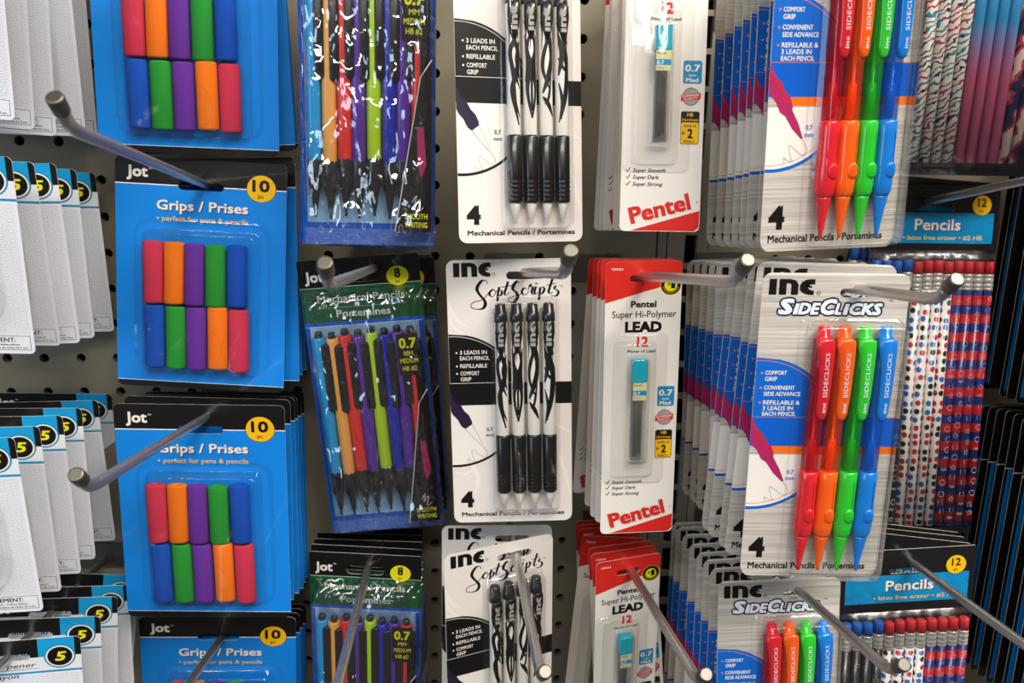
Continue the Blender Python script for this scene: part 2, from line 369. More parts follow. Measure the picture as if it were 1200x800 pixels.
def remap(T, y):
    t = REMAP.get(T)
    if not t: return y
    for (a, b), (c, d) in zip(t, t[1:]):
        if y <= c: return b + (y-a)*(d-b)/(c-a)
    return y
CONTENT = {'A': (0, 0), 'B': (1.6, -1), 'C': (.6, 1.4), 'D': (-.9, -2), 'F': (-3.2, -2.7), 'E': (-1.2, -1.9), 'G': (-1.5, -2.2), 'H': (0, 0)}
class MB:
    def __init__(s, T, raised=True): s.T = SLOTS[T]; s.k = T; s.off = CONTENT[T] if raised else (0, 0); s.v = []; s.f = []; s.mi = []; s.uv = {}; s.mats = []; s.smooth = []
    def m(s, name):
        if name not in s.mats: s.mats.append(name)
        return s.mats.index(name)
    def add(s, vs, fs, mat, smooth=False, uvs=None):
        b = len(s.v); s.v += vs; k = s.m(mat)
        for f in fs: s.f.append(tuple(i+b for i in f)); s.mi.append(k); s.smooth.append(smooth)
        if uvs:
            for i, u in enumerate(uvs): s.uv[b+i] = u
    def poly(s, pts, mat, d=.05, holes=()):
        loops = [pts] + list(holes); tri = tessellate_polygon([[Vector((p[0], p[1], 0)) for p in l] for l in loops])
        flat = [(p[0], p[1], d) for l in loops for p in l]; s.add(flat, [tuple(t) for t in tri], mat)
    def rect(s, x0, y0, x1, y1, mat, d=.05): s.add([(x0, y0, d), (x1, y0, d), (x1, y1, d), (x0, y1, d)], [(0, 1, 2, 3)], mat)
    def disc(s, cx, cy, rx, mat, d=.05, ry=None, n=28):
        ry = ry or rx; s.add([(cx, cy, d)] + [(cx + rx*math.cos(2*math.pi*i/n), cy + ry*math.sin(2*math.pi*i/n), d) for i in range(n)], [(0, 1+i, 1+(i+1) % n) for i in range(n)], mat)
    def sector(s, cx, cy, r0, r1, a0, a1, mat, d=.05, n=24, xmin=None):
        vs = []; fs = []
        for i in range(n+1):
            a = R(a0 + (a1-a0)*i/n)
            for r in (r0, r1):
                x = cx + r*math.cos(a); x = max(x, xmin) if xmin is not None else x; vs.append((x, cy + r*math.sin(a), d))
        for i in range(n): fs.append((2*i, 2*i+1, 2*i+3, 2*i+2))
        s.add(vs, fs, mat)
    def stroke(s, pts, w, mat, d=.05, sm=True, cyl=None, pen=None):
        p = spline(pts) if sm and len(pts) > 2 else list(pts); n = len(p); vs = []
        for i in range(n):
            a, b = p[max(i-1, 0)], p[min(i+1, n-1)]; dx, dy = b[0]-a[0], b[1]-a[1]; L = math.hypot(dx, dy) or 1; dx /= L; dy /= L
            ww = w(i/(n-1)) if callable(w) else w
            if pen: ww = pen[0] + (pen[1]-pen[0])*max(0, dy*.9+dx*-.15)**1.2
            for sg in ((-.5, -.25, 0, .25, .5) if cyl else (-.5, .5)):
                x, y = p[i][0] - dy*ww*sg, p[i][1] + dx*ww*sg
                if cyl: cx, dc, rr = cyl; a_ = max(-1.5, min(1.5, x/rr)); vs.append((cx + (rr+.06)*math.sin(a_), y, dc + (rr+.06)*math.cos(a_)))
                else: vs.append((x, y, d))
        c_ = 5 if cyl else 2; s.add(vs, [(c_*i+q, c_*i+q+1, c_*i+c_+q+1, c_*i+c_+q) for i in range(n-1) for q in range(c_-1)], mat)
    def text(s, txt, x, y, h, mat, w=None, d=.08, bold=.012, al='l', shear=0, rot=0, slope=0):
        """x, y baseline start (mm), h cap height, w total width to fit"""
        vs, fs = glyphs(txt, 0); bo = bold if h > 3.6 else bold*.85
        if not vs: return
        x0 = min(v[0] for v in vs); x1 = max(v[0] for v in vs); k = h/CAP; kx = (w/(x1-x0)) if w else k
        W = (x1-x0)*kx; ox = 0 if al == 'l' else (-W/2 if al == 'c' else -W); c, sn = math.cos(R(rot)), math.sin(R(rot)); out = []
        sh = [(0, 0)] if bo < .004 else [(-bo, -bo), (bo, -bo), (-bo, bo), (bo, bo)] + ([(0, 0)] if bo > .04 else [])
        k *= 1/(1 + 2*bo*.8); kx *= 1 - 2*bo/max(x1-x0, .3)
        for q_, (ax, ay) in enumerate(sh):
            out = []
            for vx, vy in vs:
                a = (vx-x0+ax+bo)*kx + ox + vy*k*shear; b = (vy+ay+bo)*k + a*slope
                out.append((x + a*c - b*sn, y - (a*sn + b*c), d + .008*q_))
            s.add(out, fs, mat)
    def lathe(s, x, dc, prof, mat, n=12, k=0, cap=True, uv=False, flat=1., sq=1.):
        """solid of revolution down the card: prof = [(y, radius)...], k = sideways drift per mm"""
        vs = []; fs = []; uvs = []; y0 = prof[0][0]
        for y, r in prof:
            for i in range(n + (1 if uv else 0)):
                a = 2*math.pi*i/n - math.pi; vs.append((x + k*(y-y0) + r*math.sin(a)*sq, y, dc + r*math.cos(a)*flat)); uvs.append((a*3.7 + x*5.37, y))
        m_ = n + (1 if uv else 0)
        for j in range(len(prof)-1):
            for i in range(n):
                a = j*m_ + i; b = j*m_ + (i+1) % m_; fs.append((a, b, b+m_, a+m_))
        if cap: fs.append(tuple(range(n))[::-1]); fs.append(tuple((len(prof)-1)*m_ + i for i in range(n)))
        s.add(vs, fs, mat, True, uvs if uv else None)
    def loft(s, loops, mat, cap0=False, cap1=True, smooth=True):
        n = len(loops[0][0]); vs = [(p[0], p[1], d) for l, d in loops for p in l]; fs = []
        for j in range(len(loops)-1):
            for i in range(n): fs.append((j*n+i, j*n+(i+1) % n, (j+1)*n+(i+1) % n, (j+1)*n+i))
        if cap1: fs.append(tuple((len(loops)-1)*n+i for i in range(n)))
        if cap0: fs.append(tuple(range(n)))
        s.add(vs, fs, mat, smooth)
    def bubble(s, x0, y0, x1, y1, dep, r, mat='blister_plastic', fl=1.2, draft=1.2):
        L = [(rrect(x0-fl, y0-fl, x1+fl, y1+fl, r+fl), .12), (rrect(x0, y0, x1, y1, r), .15), (rrect(x0+draft*.5, y0+draft*.5, x1-draft*.5, y1-draft*.5, r), dep-1.2),
             (rrect(x0+draft*.8, y0+draft*.8, x1-draft*.8, y1-draft*.8, r), dep-.35), (rrect(x0+draft+.6, y0+draft+.6, x1-draft-.6, y1-draft-.6, max(r-.6, .5)), dep)]
        s.loft(L, mat)
    def slab(s, pts, d0, d1, mat, edge=None, holes=(), bev=0):
        s.poly(pts, mat, d1, holes); e = edge or mat; s.poly(pts, e, d0, holes)
        for l in [pts] + list(holes):
            n = len(l); vs = [(p[0], p[1], d0) for p in l] + [(p[0], p[1], d1) for p in l]
            s.add(vs, [(i, (i+1) % n, n+(i+1) % n, n+i) for i in range(n)], e)
    def mesh(s, name, normals=False):
        w, h, sl, q = s.T; ox, oy = s.off; me = bpy.data.meshes.new(name)
        me.from_pydata([((x+ox-w/2-q)/1000, -d/1000, (sl-remap(s.k, y)-oy)/1000) for x, y, d in s.v], [], s.f)
        for k in s.mats: me.materials.append(M[k])
        me.polygons.foreach_set('material_index', s.mi); me.polygons.foreach_set('use_smooth', s.smooth)
        if s.uv:
            ul = me.uv_layers.new(name='wrap'); li = [0]*len(me.loops); me.loops.foreach_get('vertex_index', li)
            buf = []
            for i in li: buf += s.uv.get(i, (0, 0))
            ul.data.foreach_set('uv', buf)
        if normals:
            b = bmesh.new(); b.from_mesh(me); bmesh.ops.recalc_face_normals(b, faces=b.faces); b.to_mesh(me); b.free()
        me.update(); return me
def link(name, me, parent=None, label=None):
    o = bpy.data.objects.new(name, me); COL.objects.link(o)
    if parent: o.parent = parent
    if label: o['label'] = label
    return o
def thing(name, label, cat, group=None):
    o = bpy.data.objects.new(name, None); COL.objects.link(o); o.empty_display_size = .01
    o['label'] = label; o['category'] = cat
    if group: o['group'] = group
    return o
def copy_tree(o, parent=None):
    c = o.copy(); COL.objects.link(c)
    if parent: c.parent = parent
    for ch in list(o.children): copy_tree(ch, c)
    return c
def slot(cx, cy, wd, ht, n=5): return rrect(cx-wd/2, cy-ht/2, cx+wd/2, cy+ht/2, ht/2-.01, n)
def card(T, r, mat, sw, sh, root, name='backing_card', cy=None):
    w, h, s, q = SLOTS[T]; b = MB(T, False); b.slab(rrect(0, 0, w, h, r), -.45, 0, mat, 'card_edge', [slot(w/2+q, cy or s, sw, sh)])
    return link(name, b.mesh(name), root)
def inc_logo(b, x, y, w, h, mat, d=.08, rot=False):
    """the three letters of the pencil card's logo in a box"""
    sx, sy = w/320, h/118
    F = (lambda px, py: (x+px*sx, y+py*sy)) if not rot else (lambda px, py: (x+py*sy, y-px*sx))
    P = lambda pts: b.poly([F(*p) for p in pts], mat, d)
    P([(0, 0), (53, 0), (53, 118), (0, 118)])
    P([(70, 0), (150, 0), (185, 10), (205, 40), (205, 118), (155, 118), (155, 45), (148, 33), (122, 33), (122, 118), (70, 118)])
    P([(320, 0), (320, 42), (300, 38), (283, 44), (270, 60), (283, 78), (300, 84), (316, 88), (316, 118), (280, 118), (245, 108), (218, 85), (214, 50), (228, 22), (258, 4), (290, 0)])
    P([(258, 40), (300, 52), (300, 66), (258, 58)])

# ---- pencil-grip card
def make_grips(root):
    c = card('B', 4, 'card_grips', 30, 5.6, root)
    b = MB('B', False); b.text('Jot', 7.5, 13.6, 7.6, 'print_white', bold=.03, w=14); b.text('TM', 22, 8.3, 1.2, 'print_white')
    b.disc(95.5, 17.8, 9.8, 'print_black', .05); b.disc(95.5, 17.8, 9.5, 'print_yellow', .08); b.text('10', 95.3, 19.8, 8, 'print_black', al='c', bold=.03, d=.12, w=11.5); b.text('pc', 95.3, 24.4, 3, 'print_black', al='c', d=.12)
    b.text('Grips / Prises', 27.5, 37.4, 7.3, 'print_navy', w=60, bold=.022, d=.05); b.text('Grips / Prises', 27, 36.8, 7.3, 'print_white', w=60, bold=.022)
    b.text('• perfect for pens & pencils', 27, 43.9, 3.3, 'print_gold', w=60, bold=.012)
    link('printing', b.mesh('printing'), c)
    top = ('pink', 'orange', 'purple', 'green', 'blue'); bot = ('blue', 'green', 'purple', 'orange', 'pink'); rnd = random.Random(3)
    for row, cols, y0, y1 in ((0, top, 57.5, 99.5), (1, bot, 100.5, 141)):
        for i, cn in enumerate(cols):
            x = 25 + 13.6*i + row*(.6 + .3*i) + rnd.uniform(-.4, .4); j = rnd.uniform(-.7, .7); b = MB('B'); k = rnd.uniform(-.012, .02)
            rr = 6.1; y0_, y1_ = y0+j, y1+j
            b.lathe(x, 4.6, [(y0_+3, 2.2), (y0_+.2, 2.5), (y0_, 3.6), (y0_+.5, rr-.5), (y0_+1.6, rr), ((y0_+y1_)/2, rr-.08), (y1_-1.6, rr), (y1_-.4, rr-.5), (y1_, 3.8)], 'foam_'+cn, 16, k, cap=True, flat=.72, sq=1.1)
            link('foam_grip', b.mesh('foam_grip', True), root, '%s foam grip' % cn)
    b = MB('B'); b.bubble(18, 51, 93, 143.5, 9.6, 4)
    b.sector(57, 127, 14.2, 14.8, 0, 360, 'blister_plastic', 9.75, 40)
    b.loft([(rrect(10, 44, 101, 145, 10), .14), (rrect(11, 45, 100, 144.5, 10), .5), (rrect(12.5, 46.5, 98.5, 144, 9), .55)], 'blister_plastic', cap1=False)
    link('blister', b.mesh('blister'), root)

# ---- sharpener card (white, at the left)
def make_sharpener(root):
    c = card('A', 3, 'card_sharpener', 26, 4.5, root); b = MB('A', False)
    b.text('Jot', 6, 10.2, 6, 'print_white', bold=.03, w=11.5); b.text('TM', 18, 5.5, 1, 'print_white')
    b.disc(71, 13, 8.9, 'print_aqua', .05, 8.3); b.disc(71, 13, 8.0, 'print_white', .08, 7.4); b.disc(71, 13, 7.0, 'print_black', .11, 6.5)
    b.text('5', 70.9, 16.2, 6.2, 'print_lemon', al='c', bold=.03, shear=.25, d=.15, w=5.6)
    b.text('Pencil sharpener', 12, 19.2, 3.2, 'print_navy', w=45, shear=.35, bold=.006); b.stroke([(8, 20.9), (59, 20.4)], .3, 'print_black', sm=False)
    b.text('Taille-crayon', 14, 26.4, 3.2, 'print_navy', w=33, shear=.35, bold=.006)
    # wave-scale pattern
    r = 5.6; vs = []; fs = []
    for kk in range(0, 31):
        cy = 24 + kk*r/2
        for i in range(-1, 10):
            cx = i*2*r + (kk % 2)*r
            for rho in (r, r*.78, r*.56, r*.34):
                prev = None
                for a in range(0, 13):
                    t_ = math.pi + math.pi*a/12; x = cx + rho*math.cos(t_); y = cy + rho*math.sin(t_)
                    ok = 1 < x < 82 and 24.4 < y < 109.8 and not (39 < x and y > 99.6)
                    for dx, dy in ((-r, r/2), (r, r/2), (0, r)):
                        if math.hypot(x-cx-dx, y-cy-dy) < r*.995: ok = False
                    if ok:
                        n_ = len(vs); ww = .11; vs += [(x - ww*math.cos(t_), y - ww*math.sin(t_), .03), (x + ww*math.cos(t_), y + ww*math.sin(t_), .03)]
                        if prev is not None: fs.append((prev, prev+1, n_+1, n_))
                        prev = n_
                    else: prev = None
    b.add(vs, fs, 'print_arcgrey')
    for (x0, x1) in ((3, 39), (41, 81)):
        for q in ((x0, 100.3, x1, 100.55), (x0, 108.6, x1, 108.85), (x0, 100.3, x0+.25, 108.85), (x1-.25, 100.3, x1, 108.85)): b.rect(*q, 'print_black', .06)
    b.text('WARNING:', 5, 104, 2.5, 'print_black', bold=.02, w=18); b.text('Choking hazard - Small parts', 5, 106, 1.1, 'print_black', w=30); b.text('Not for children under 3 yrs.', 5, 107.9, 1.1, 'print_black', w=30)
    b.text('AVERTISSEMENT:', 43, 104, 2.5, 'print_black', bold=.02, w=30); b.text("Danger d'étouffement - Petites pièces", 43, 106, 1.1, 'print_black', w=32); b.text('Ne convient pas aux enfants de moins de 3 ans', 43, 107.9, 1.1, 'print_black', w=36)
    link('printing', b.mesh('printing'), c)
    cols = ('plastic_teal', 'plastic_skyblue', 'plastic_lime', 'plastic_peach', 'plastic_purple')
    for i, (x, y) in enumerate(((30, 42), (52, 42), (41, 60), (30, 78), (52, 78))):
        b = MB('A'); b.slab([(x-6, y-9), (x+6, y-9), (x+7, y-6), (x+4.5, y), (x+7, y+9), (x-7, y+9), (x-4.5, y), (x-7, y-6)], 1, 10, cols[i])
        s_ = link('sharpener', b.mesh('sharpener', True), root, '%s pencil sharpener' % ('teal', 'sky blue', 'lime', 'peach', 'purple')[i])
        b = MB('A'); b.slab([(x-2, y-7), (x+3.2, y-6), (x+2, y+7), (x-3, y+6)], 10, 10.7, 'steel'); link('blade', b.mesh('blade', True), s_)
    b = MB('A'); L = []
    for t_, dd in ((0, .15), (1, 3), (2.2, 7), (4.5, 11), (9, 13.5), (15, 14.5)): L.append((rrect(11+t_, 30+t_*.8, 71-t_, 97-t_*.8, 20 - t_*.8, 8), dd))
    b.loft(L, 'blister_plastic'); link('blister', b.mesh('blister', True), root)

SW = 76
def bullets_F(b):
    for y, s in ((60, 'COMFORT'), (63.5, 'GRIP'), (68.4, 'CONVENIENT'), (71.9, 'SIDE ADVANCE'), (76.8, 'REFILLABLE &'), (80, '3 LEADS IN'), (83.2, 'EACH PENCIL')):
        b.text(s, 5.2, y, 2.3, 'print_white', bold=.02, w=len(s)*1.62, d=.16)
    for y in (59, 67.4, 75.8): b.disc(3.4, y, .65, 'print_orange', .16, n=10)
def pencil_picture(b, cols, shine):
    # printed pencil point leaning over the white circle
    b.poly([(0.15, 84), (1.6, 87), (3, 90.5), (6, 92.5), (8.5, 97), (11.5, 100), (13.2, 104), (13.2, 105.8), (9.4, 108.8), (6.5, 107), (4.2, 102.5), (1.4, 99.5), (0.15, 97)], cols[0], .17)
    b.poly([(9.2, 108.4), (13.0, 105.8), (17, 112.5), (19.8, 119), (18.9, 119.6), (13.5, 114.5)], cols[1], .18)
    b.stroke([(1, 88), (5, 94), (10.5, 103)], .9, shine, .19)
    b.stroke([(19.4, 119.5), (22.5, 124.5), (20, 127), (15, 123.5), (12.5, 122.5), (13.5, 127.5), (15, 130), (11.5, 129), (10, 128), (10.5, 131)], .22, 'print_grey', .2)

def curved_fill(b, cx, cy, r, y0, y1, mat, d, x0=.15, x1=None):
    """fill of the circle (cx, cy, r) between heights y0..y1, cut at the card's left edge"""
    pts = []; n = 26
    for i in range(n+1):
        y = y0 + (y1-y0)*i/n; e = r*r - (y-cy)**2
        if e > 0: pts.append((cx + math.sqrt(e), y))
    lo = max(y0, cy - math.sqrt(max(r*r - (x0-cx)**2, 0))); hi = min(y1, cy + math.sqrt(max(r*r - (x0-cx)**2, 0)))
    pts = [p for p in pts if p[0] > x0]; b.poly([(x0, lo)] + pts + [(x0, hi)], mat, d)

# ---- four coloured side-advance pencils on a brushed silver card
FCOL = ('red', 'orange', 'green', 'blue')
def make_side(root):
    c = card('F', 5, 'card_metal', 16, 5, root); b = MB('F', False)
    inc_logo(b, 3.6, 3.2, 23.5, 8.6, 'print_black'); b.sector(29.3, 10.8, .8, 1.1, 0, 360, 'print_black', n=12); b.text('R', 28.9, 11.3, .9, 'print_black')
    def word(x, y, h, w, s, off, mat, d): b.text(s, x+off[0], y+off[1], h, mat, w=w, shear=.22, bold=.045, d=d)
    for s, x, h, w in (('S', 9, 8.2, 7.5), ('i', 16.8, 6.2, 1.8), ('DE', 19.5, 6.2, 10.4), ('C', 30.3, 8.2, 7.8), ('L', 38.4, 6.2, 3.6), ('i', 42.6, 6.2, 1.8), ('CKS', 45.3, 6.2, 16.8)):
        for a in range(8): word(x, 22.5, h, w, s, (.95*math.cos(a*math.pi/4), .95*math.sin(a*math.pi/4)), 'print_navy', .06)
        word(x, 22.5, h, w, s, (0, 0), 'print_cuff', .1)
    b.text('TM', 66, 15.2, 1.1, 'print_black')
    curved_fill(b, 2.5, 92, 41.9, 50, 84, 'print_blue', .07); curved_fill(b, 2.5, 92, 41.9, 104.6, 134, 'print_white', .07)
    b.sector(2.5, 92, 41.4, 43.0, 16, 94, 'print_blue', .09, xmin=.15); b.sector(2.5, 92, 39.6, 39.9, 16, 94, 'print_orange', .09, xmin=.15)
    b.sector(2.5, 92, 39.9, 40.2, -94, -12, 'print_orange', .09, xmin=.15); b.rect(.1, 83.9, 75.9, 84.15, 'print_orange', .1)
    bullets_F(b); pencil_picture(b, ('print_pinktip', 'print_pinktip'), 'print_red')
    b.text('0.7', 21, 115.2, 2.2, 'print_blue', bold=.025, d=.16); b.text('mm', 20.5, 118.6, 2.2, 'print_blue', w=5, bold=.02, d=.16)
    b.text('4', 3.6, 161.5, 10.5, 'print_black', bold=.05, w=9.5); b.text('Mechanical Pencils / Portemines', 4, 166.6, 2.9, 'print_black', w=65, bold=.03)
    link('printing', b.mesh('printing'), c)
    for i, cn in enumerate(FCOL):
        x0 = 35.4 + 10.6*i; k = -.014; X = lambda y: x0 + k*(y-31); dc = 5.2
        b = MB('F'); b.lathe(X(38), dc, [(38, 2.8), (40, 4.5), (60, 4.6), (114, 4.4), (115, 3.6)], 'clear_'+cn, 14, k)
        p = link('mechanical_pencil', b.mesh('pencil_barrel', True), root, 'translucent %s mechanical pencil' % cn)
        b = MB('F'); b.lathe(X(42), dc, [(42, .9), (96, .9), (97, 2.2), (112, 2.2), (113, .9)], 'gel_'+cn, 8, k); b.lathe(X(46), dc, [(46, .55), (108, .55)], 'graphite', 6, k); link('lead_tube', b.mesh('lead_tube', True), p)
        b = MB('F'); b.lathe(X(31), dc, [(31, 2.7), (31.5, 3.1), (37, 3.2), (37.4, 4.0), (39.5, 4.2), (40, 3.4)], 'gel_'+cn, 14, k); link('push_button', b.mesh('push_button', True), p)
        cx = X(40)+.6; L = []
        o0 = [(cx-4.6, 39), (cx-5, 43), (cx-3.8, 49), (cx-2.6, 58), (cx-2.3, 70), (cx-2.5, 80), (cx-1.6, 84), (cx+.4, 85.4), (cx+2.6, 84.6), (cx+3.6, 81.5), (cx+4.4, 70), (cx+4.8, 55), (cx+4.8, 45), (cx+4.4, 39.5), (cx+1.5, 38.2), (cx-1.8, 38.2)]
        ins = lambda pts, e: [((px-cx-1)*e+cx+1, (py-62)*(1-(1-e)*.12)+62) for px, py in pts]
        b = MB('F'); b.loft([(o0, 7.2), (ins(o0, .98), 9.3), (ins(o0, .8), 10.3), (ins(o0, .45), 10.7)], 'gel_'+cn, cap0=True)
        cl = link('clip', b.mesh('clip', True), p)
        b = MB('F'); b.text('SIDECLICKS', cx+2.1, 72, 2.1, 'print_cuff', rot=91, w=25, bold=.006, d=10.85); b.text('inc', cx+2.0, 80.5, 1.8, 'print_cuff', rot=91, w=5.5, bold=.02, d=10.8); link('clip_lettering', b.mesh('clip_lettering'), cl)
        b = MB('F'); b.lathe(X(113.5), dc, [(113.5, 4.4), (114.5, 5.0), (120, 5.0), (130, 5.0), (137, 5.2), (143, 5.3), (147, 4.9), (149, 4.0), (149.2, 3.4)], 'gel_'+cn, 16, k); g = link('grip', b.mesh('grip', True), p)
        b = MB('F'); gx = X(128)+1; b.slab(rrect(gx-1.6, 118, gx+1.6, 137, 1.5), dc+3.9, dc+4.62, 'clear_'+cn)
        b.loft([(rrect(gx-2.6, 133, gx+2.6, 140.5, 2.5), dc+4.3), (rrect(gx-2.5, 133.1, gx+2.5, 140.4, 2.4), dc+5.4), (rrect(gx-1.6, 134.2, gx+1.6, 139.4, 1.5), dc+5.9)], 'gel_'+cn)
        for j in range(4): b.rect(gx-1.4, 135.2+j, gx+1.4, 135.5+j, 'clear_'+cn, dc+5.96)
        link('slider_button', b.mesh('slider_button'), p)
        b = MB('F'); b.lathe(X(149), dc, [(149, 3.9), (150, 3.8), (158, 2.4), (165, 1.2), (167, .9), (167.2, .4)], 'gel_'+cn, 14, k); link('tip', b.mesh('tip', True), p)
    b = MB('F'); b.bubble(29, 29, 78, 171, 12.2, 4, draft=2); b.sector(54, 147.5, 13.4, 13.9, 0, 360, 'blister_plastic', 12.4, 36)
    vs = b.v; n0 = len(vs)-74
    for i in range(n0, len(vs)): x, y, d = vs[i]; vs[i] = (x, 147.5 + (y-147.5)*.55, d)
    b.loft([(rrect(24, 28, 78.6, 172, 4), .14), (rrect(24.8, 28.8, 78, 171.6, 4), .7)], 'blister_plastic', cap1=False)
    link('blister', b.mesh('blister'), root)

# ---- black and white patterned pencils
LET = [[(380,270),(365,240),(330,240),(295,280),(285,320),(310,365),(345,410),(355,450),(330,485),(280,490),(235,475),(228,450),(260,425),(310,415),(350,390),(385,350)],
 [(420,320),(395,345),(400,375),(425,380),(445,350),(435,320),(420,320)], [(445,345),(475,320),(482,298),(470,345),(462,425)], [(480,325),(502,335),(495,370),(470,375)],
 [(560,250),(540,310),(525,360),(545,368),(570,345)], [(500,300),(590,285)],
 [(655,265),(640,250),(610,280),(600,320),(630,350),(640,390),(610,430),(565,430),(560,405),(600,385),(650,375),(685,350)],
 [(722,322),(700,310),(680,340),(690,370),(720,365),(740,340)], [(735,330),(745,290),(760,280),(750,300),(775,305),(765,350),(780,368),(795,350)],
 [(803,300),(790,345),(800,368),(820,350)], [(808,268),(806,278)], [(842,308),(828,420)], [(835,335),(860,305),(877,325),(860,360),(840,365)],
 [(950,235),(925,310),(915,350),(930,365),(950,350)], [(895,292),(975,275)], [(982,298),(965,320),(1000,345),(990,380),(960,390),(935,385)]]
TRIBE = [
 [([(-3, 55), (0, 62), (2.5, 70), (1, 80), (-2, 90), (2, 108)], 1.7), ([(3, 52), (.5, 60), (-2.8, 68), (-1, 78), (3, 88)], 1.3), ([(-3.5, 70), (-1, 84), (0, 96), (3, 104)], .9), ([(3.4, 62), (1, 72), (3.4, 84)], 1.2), ([(-3.5, 60), (3.5, 57)], .8)],
 [([(0, 56), (2.6, 66), (0, 76), (-2.6, 88), (0, 104)], 1.5), ([(0, 56), (-2.6, 66), (0, 76), (2.6, 88), (0, 104)], 1.5), ([(-3.6, 58), (-2, 74), (-3.6, 84)], 1.3), ([(3.6, 58), (2, 74), (3.6, 84)], 1.3), ([(0, 78), (0, 100)], 2.2), ([(-1.5, 64), (1.5, 64)], .9)],
 [([(-3.4, 50), (1, 58), (3, 70), (0, 82), (-3, 90)], 1.9), ([(3.4, 54), (-1, 64), (-3, 76), (1, 88)], 1.2), ([(-3, 92), (0, 96), (3.4, 103)], 1.3), ([(2.6, 76), (.5, 92), (-2, 96)], .8), ([(-.5, 54), (-2, 68)], .9)],
 [([(3.4, 54), (0, 64), (2.8, 74), (1.6, 88), (-2.2, 104)], 2.3), ([(-3.4, 56), (-1, 68), (-3.2, 80)], 1.5), ([(-3.2, 70), (0, 76), (3.4, 78)], .9), ([(-3, 84), (-1, 95), (-3, 106)], 1.0), ([(1, 56), (3, 62)], 1.4)]]
def make_script(root):
    c = card('D', 5, 'card_script', 24, 5, root); b = MB('D', False)
    inc_logo(b, 4.3, 1.9, 22.8, 9.0, 'print_black'); b.sector(28.8, 9.4, .75, 1.05, 0, 360, 'print_black', n=12)
    for s in LET: b.stroke([((x-18)/14.4, (y-62)/13.8 + .6) for x, y in s], 1, 'print_black', .08, pen=(.5, 2.3 if len(s) > 9 else 1.6))
    b.text('TM', 69, 18.5, 1, 'print_black')
    for s, w in (([(.3, 24), (4, 36), (12, 43)], 2.6), ([(.3, 30), (3, 42), (9, 47)], 2.0), ([(66, 120), (72, 140), (75.5, 155)], 2.5), ([(10, 128), (16, 140), (14, 150)], 3), ([(60, 96), (68, 108), (75.5, 112)], 2), ([(.4, 136), (8, 138), (16, 132)], 1.8)):
        b.stroke(s, lambda u, w=w: w*math.sin(math.pi*min(max(u, .05), .95)), 'print_white', .03)
    curved_fill(b, 2.5, 90, 42.7, 47, 80, 'print_black', .07); b.sector(2.5, 90, 41.0, 41.3, -94, -14, 'print_white', .1, xmin=.15); b.rect(.1, 79, 75.9, 79.3, 'print_white', .09)
    curved_fill(b, 2.5, 90, 42.7, 93.8, 133, 'print_white', .07); b.sector(2.5, 90, 41.9, 43.4, 6, 94, 'print_black', .09, xmin=.15)
    for y, s in ((60.5, '3 LEADS IN'), (64.3, 'EACH PENCIL'), (69.2, 'REFILLABLE'), (74, 'COMFORT'), (77.8, 'GRIP')): b.text(s, 6.8, y, 2.5, 'print_white', bold=.02, w=len(s)*1.68, d=.16)
    for y in (59.4, 68.1, 72.9): b.disc(4.8, y, .6, 'print_white', .16, n=10)
    pencil_picture(b, ('print_plum', 'print_white'), 'print_navy'); b.stroke([(9, 108.8), (18.9, 119.6)], .25, 'print_grey', .2, sm=False); b.stroke([(13.2, 105.6), (19.8, 119)], .25, 'print_grey', .2, sm=False)
    b.text('0.7', 22.2, 110.3, 2.3, 'print_black', bold=.025, d=.16); b.text('mm', 21.8, 113.9, 2.3, 'print_black', w=5, bold=.02, d=.16)
    b.text('4', 4.6, 159.5, 10, 'print_black', bold=.05, w=9); b.text('Mechanical Pencils / Portemines', 5, 165.6, 2.8, 'print_black', w=66, bold=.03)
    link('printing', b.mesh('printing'), c)
    for i in range(4):
        x = 33.4 + 9.75*i; dc = 4.8; b = MB('D'); b.lathe(x, dc, [(40, 3.6), (41, 3.9), (113, 3.9), (114, 3.7)], 'plastic_white', 16)
        for s, w in TRIBE[i]: b.stroke(s, lambda u, w=w: w*1.5*(.3+math.sin(math.pi*min(max(u, .03), .97))), 'print_black', cyl=(x, dc, 3.9))
        for q in range(3): b.stroke([(-3.6+q*2.4, 50), (-3+q*2.6, 57), (-3.4+q*2.8, 66)], lambda u: 1.2*(1-u)+.2, 'print_black', cyl=(x, dc, 3.9))
        p = link('mechanical_pencil', b.mesh('pencil_barrel'), root, 'white mechanical pencil with black swirl pattern')
        b = MB('D'); b.lathe(x, dc, [(29.5, 2.6), (30, 3.2), (35, 3.5), (35.3, 3.9), (39, 4.1), (40.5, 4.2), (41.4, 3.8)], 'plastic_charcoal', 14); link('push_button', b.mesh('push_button', True), p)
        o0 = [(x-3.3, 41), (x-3.5, 48), (x-2.4, 55), (x-.9, 60.5), (x+.9, 60.5), (x+2.4, 55), (x+3.5, 48), (x+3.3, 41), (x+1, 40), (x-1, 40)]
        b = MB('D'); b.loft([(o0, 7.2), (o0, 9.0), ([((a-x)*.7+x, (y-50)*.95+50) for a, y in o0], 9.7)], 'plastic_black', cap0=True); inc_logo(b, x-1.7, 56, 13, 3.2, 'print_silvergrey', 9.78, True); link('clip', b.mesh('clip'), p)
        pr = [(113, 3.9), (114, 4.5), (135, 4.35)]
        for j in range(5): pr += [(137+2.4*j, 4.45), (137.8+2.4*j, 4.1), (138.6+2.4*j, 4.5)]
        b = MB('D'); b.lathe(x, dc, pr + [(149.3, 4.3), (150, 3.6)], 'plastic_black', 16); link('grip', b.mesh('grip', True), p)
        b = MB('D'); b.lathe(x, dc, [(150, 3.0), (151, 2.9), (157.5, 1.7), (158, 1.1), (161, .9), (161.2, .5)], 'plastic_white', 14); link('tip', b.mesh('tip', True), p)
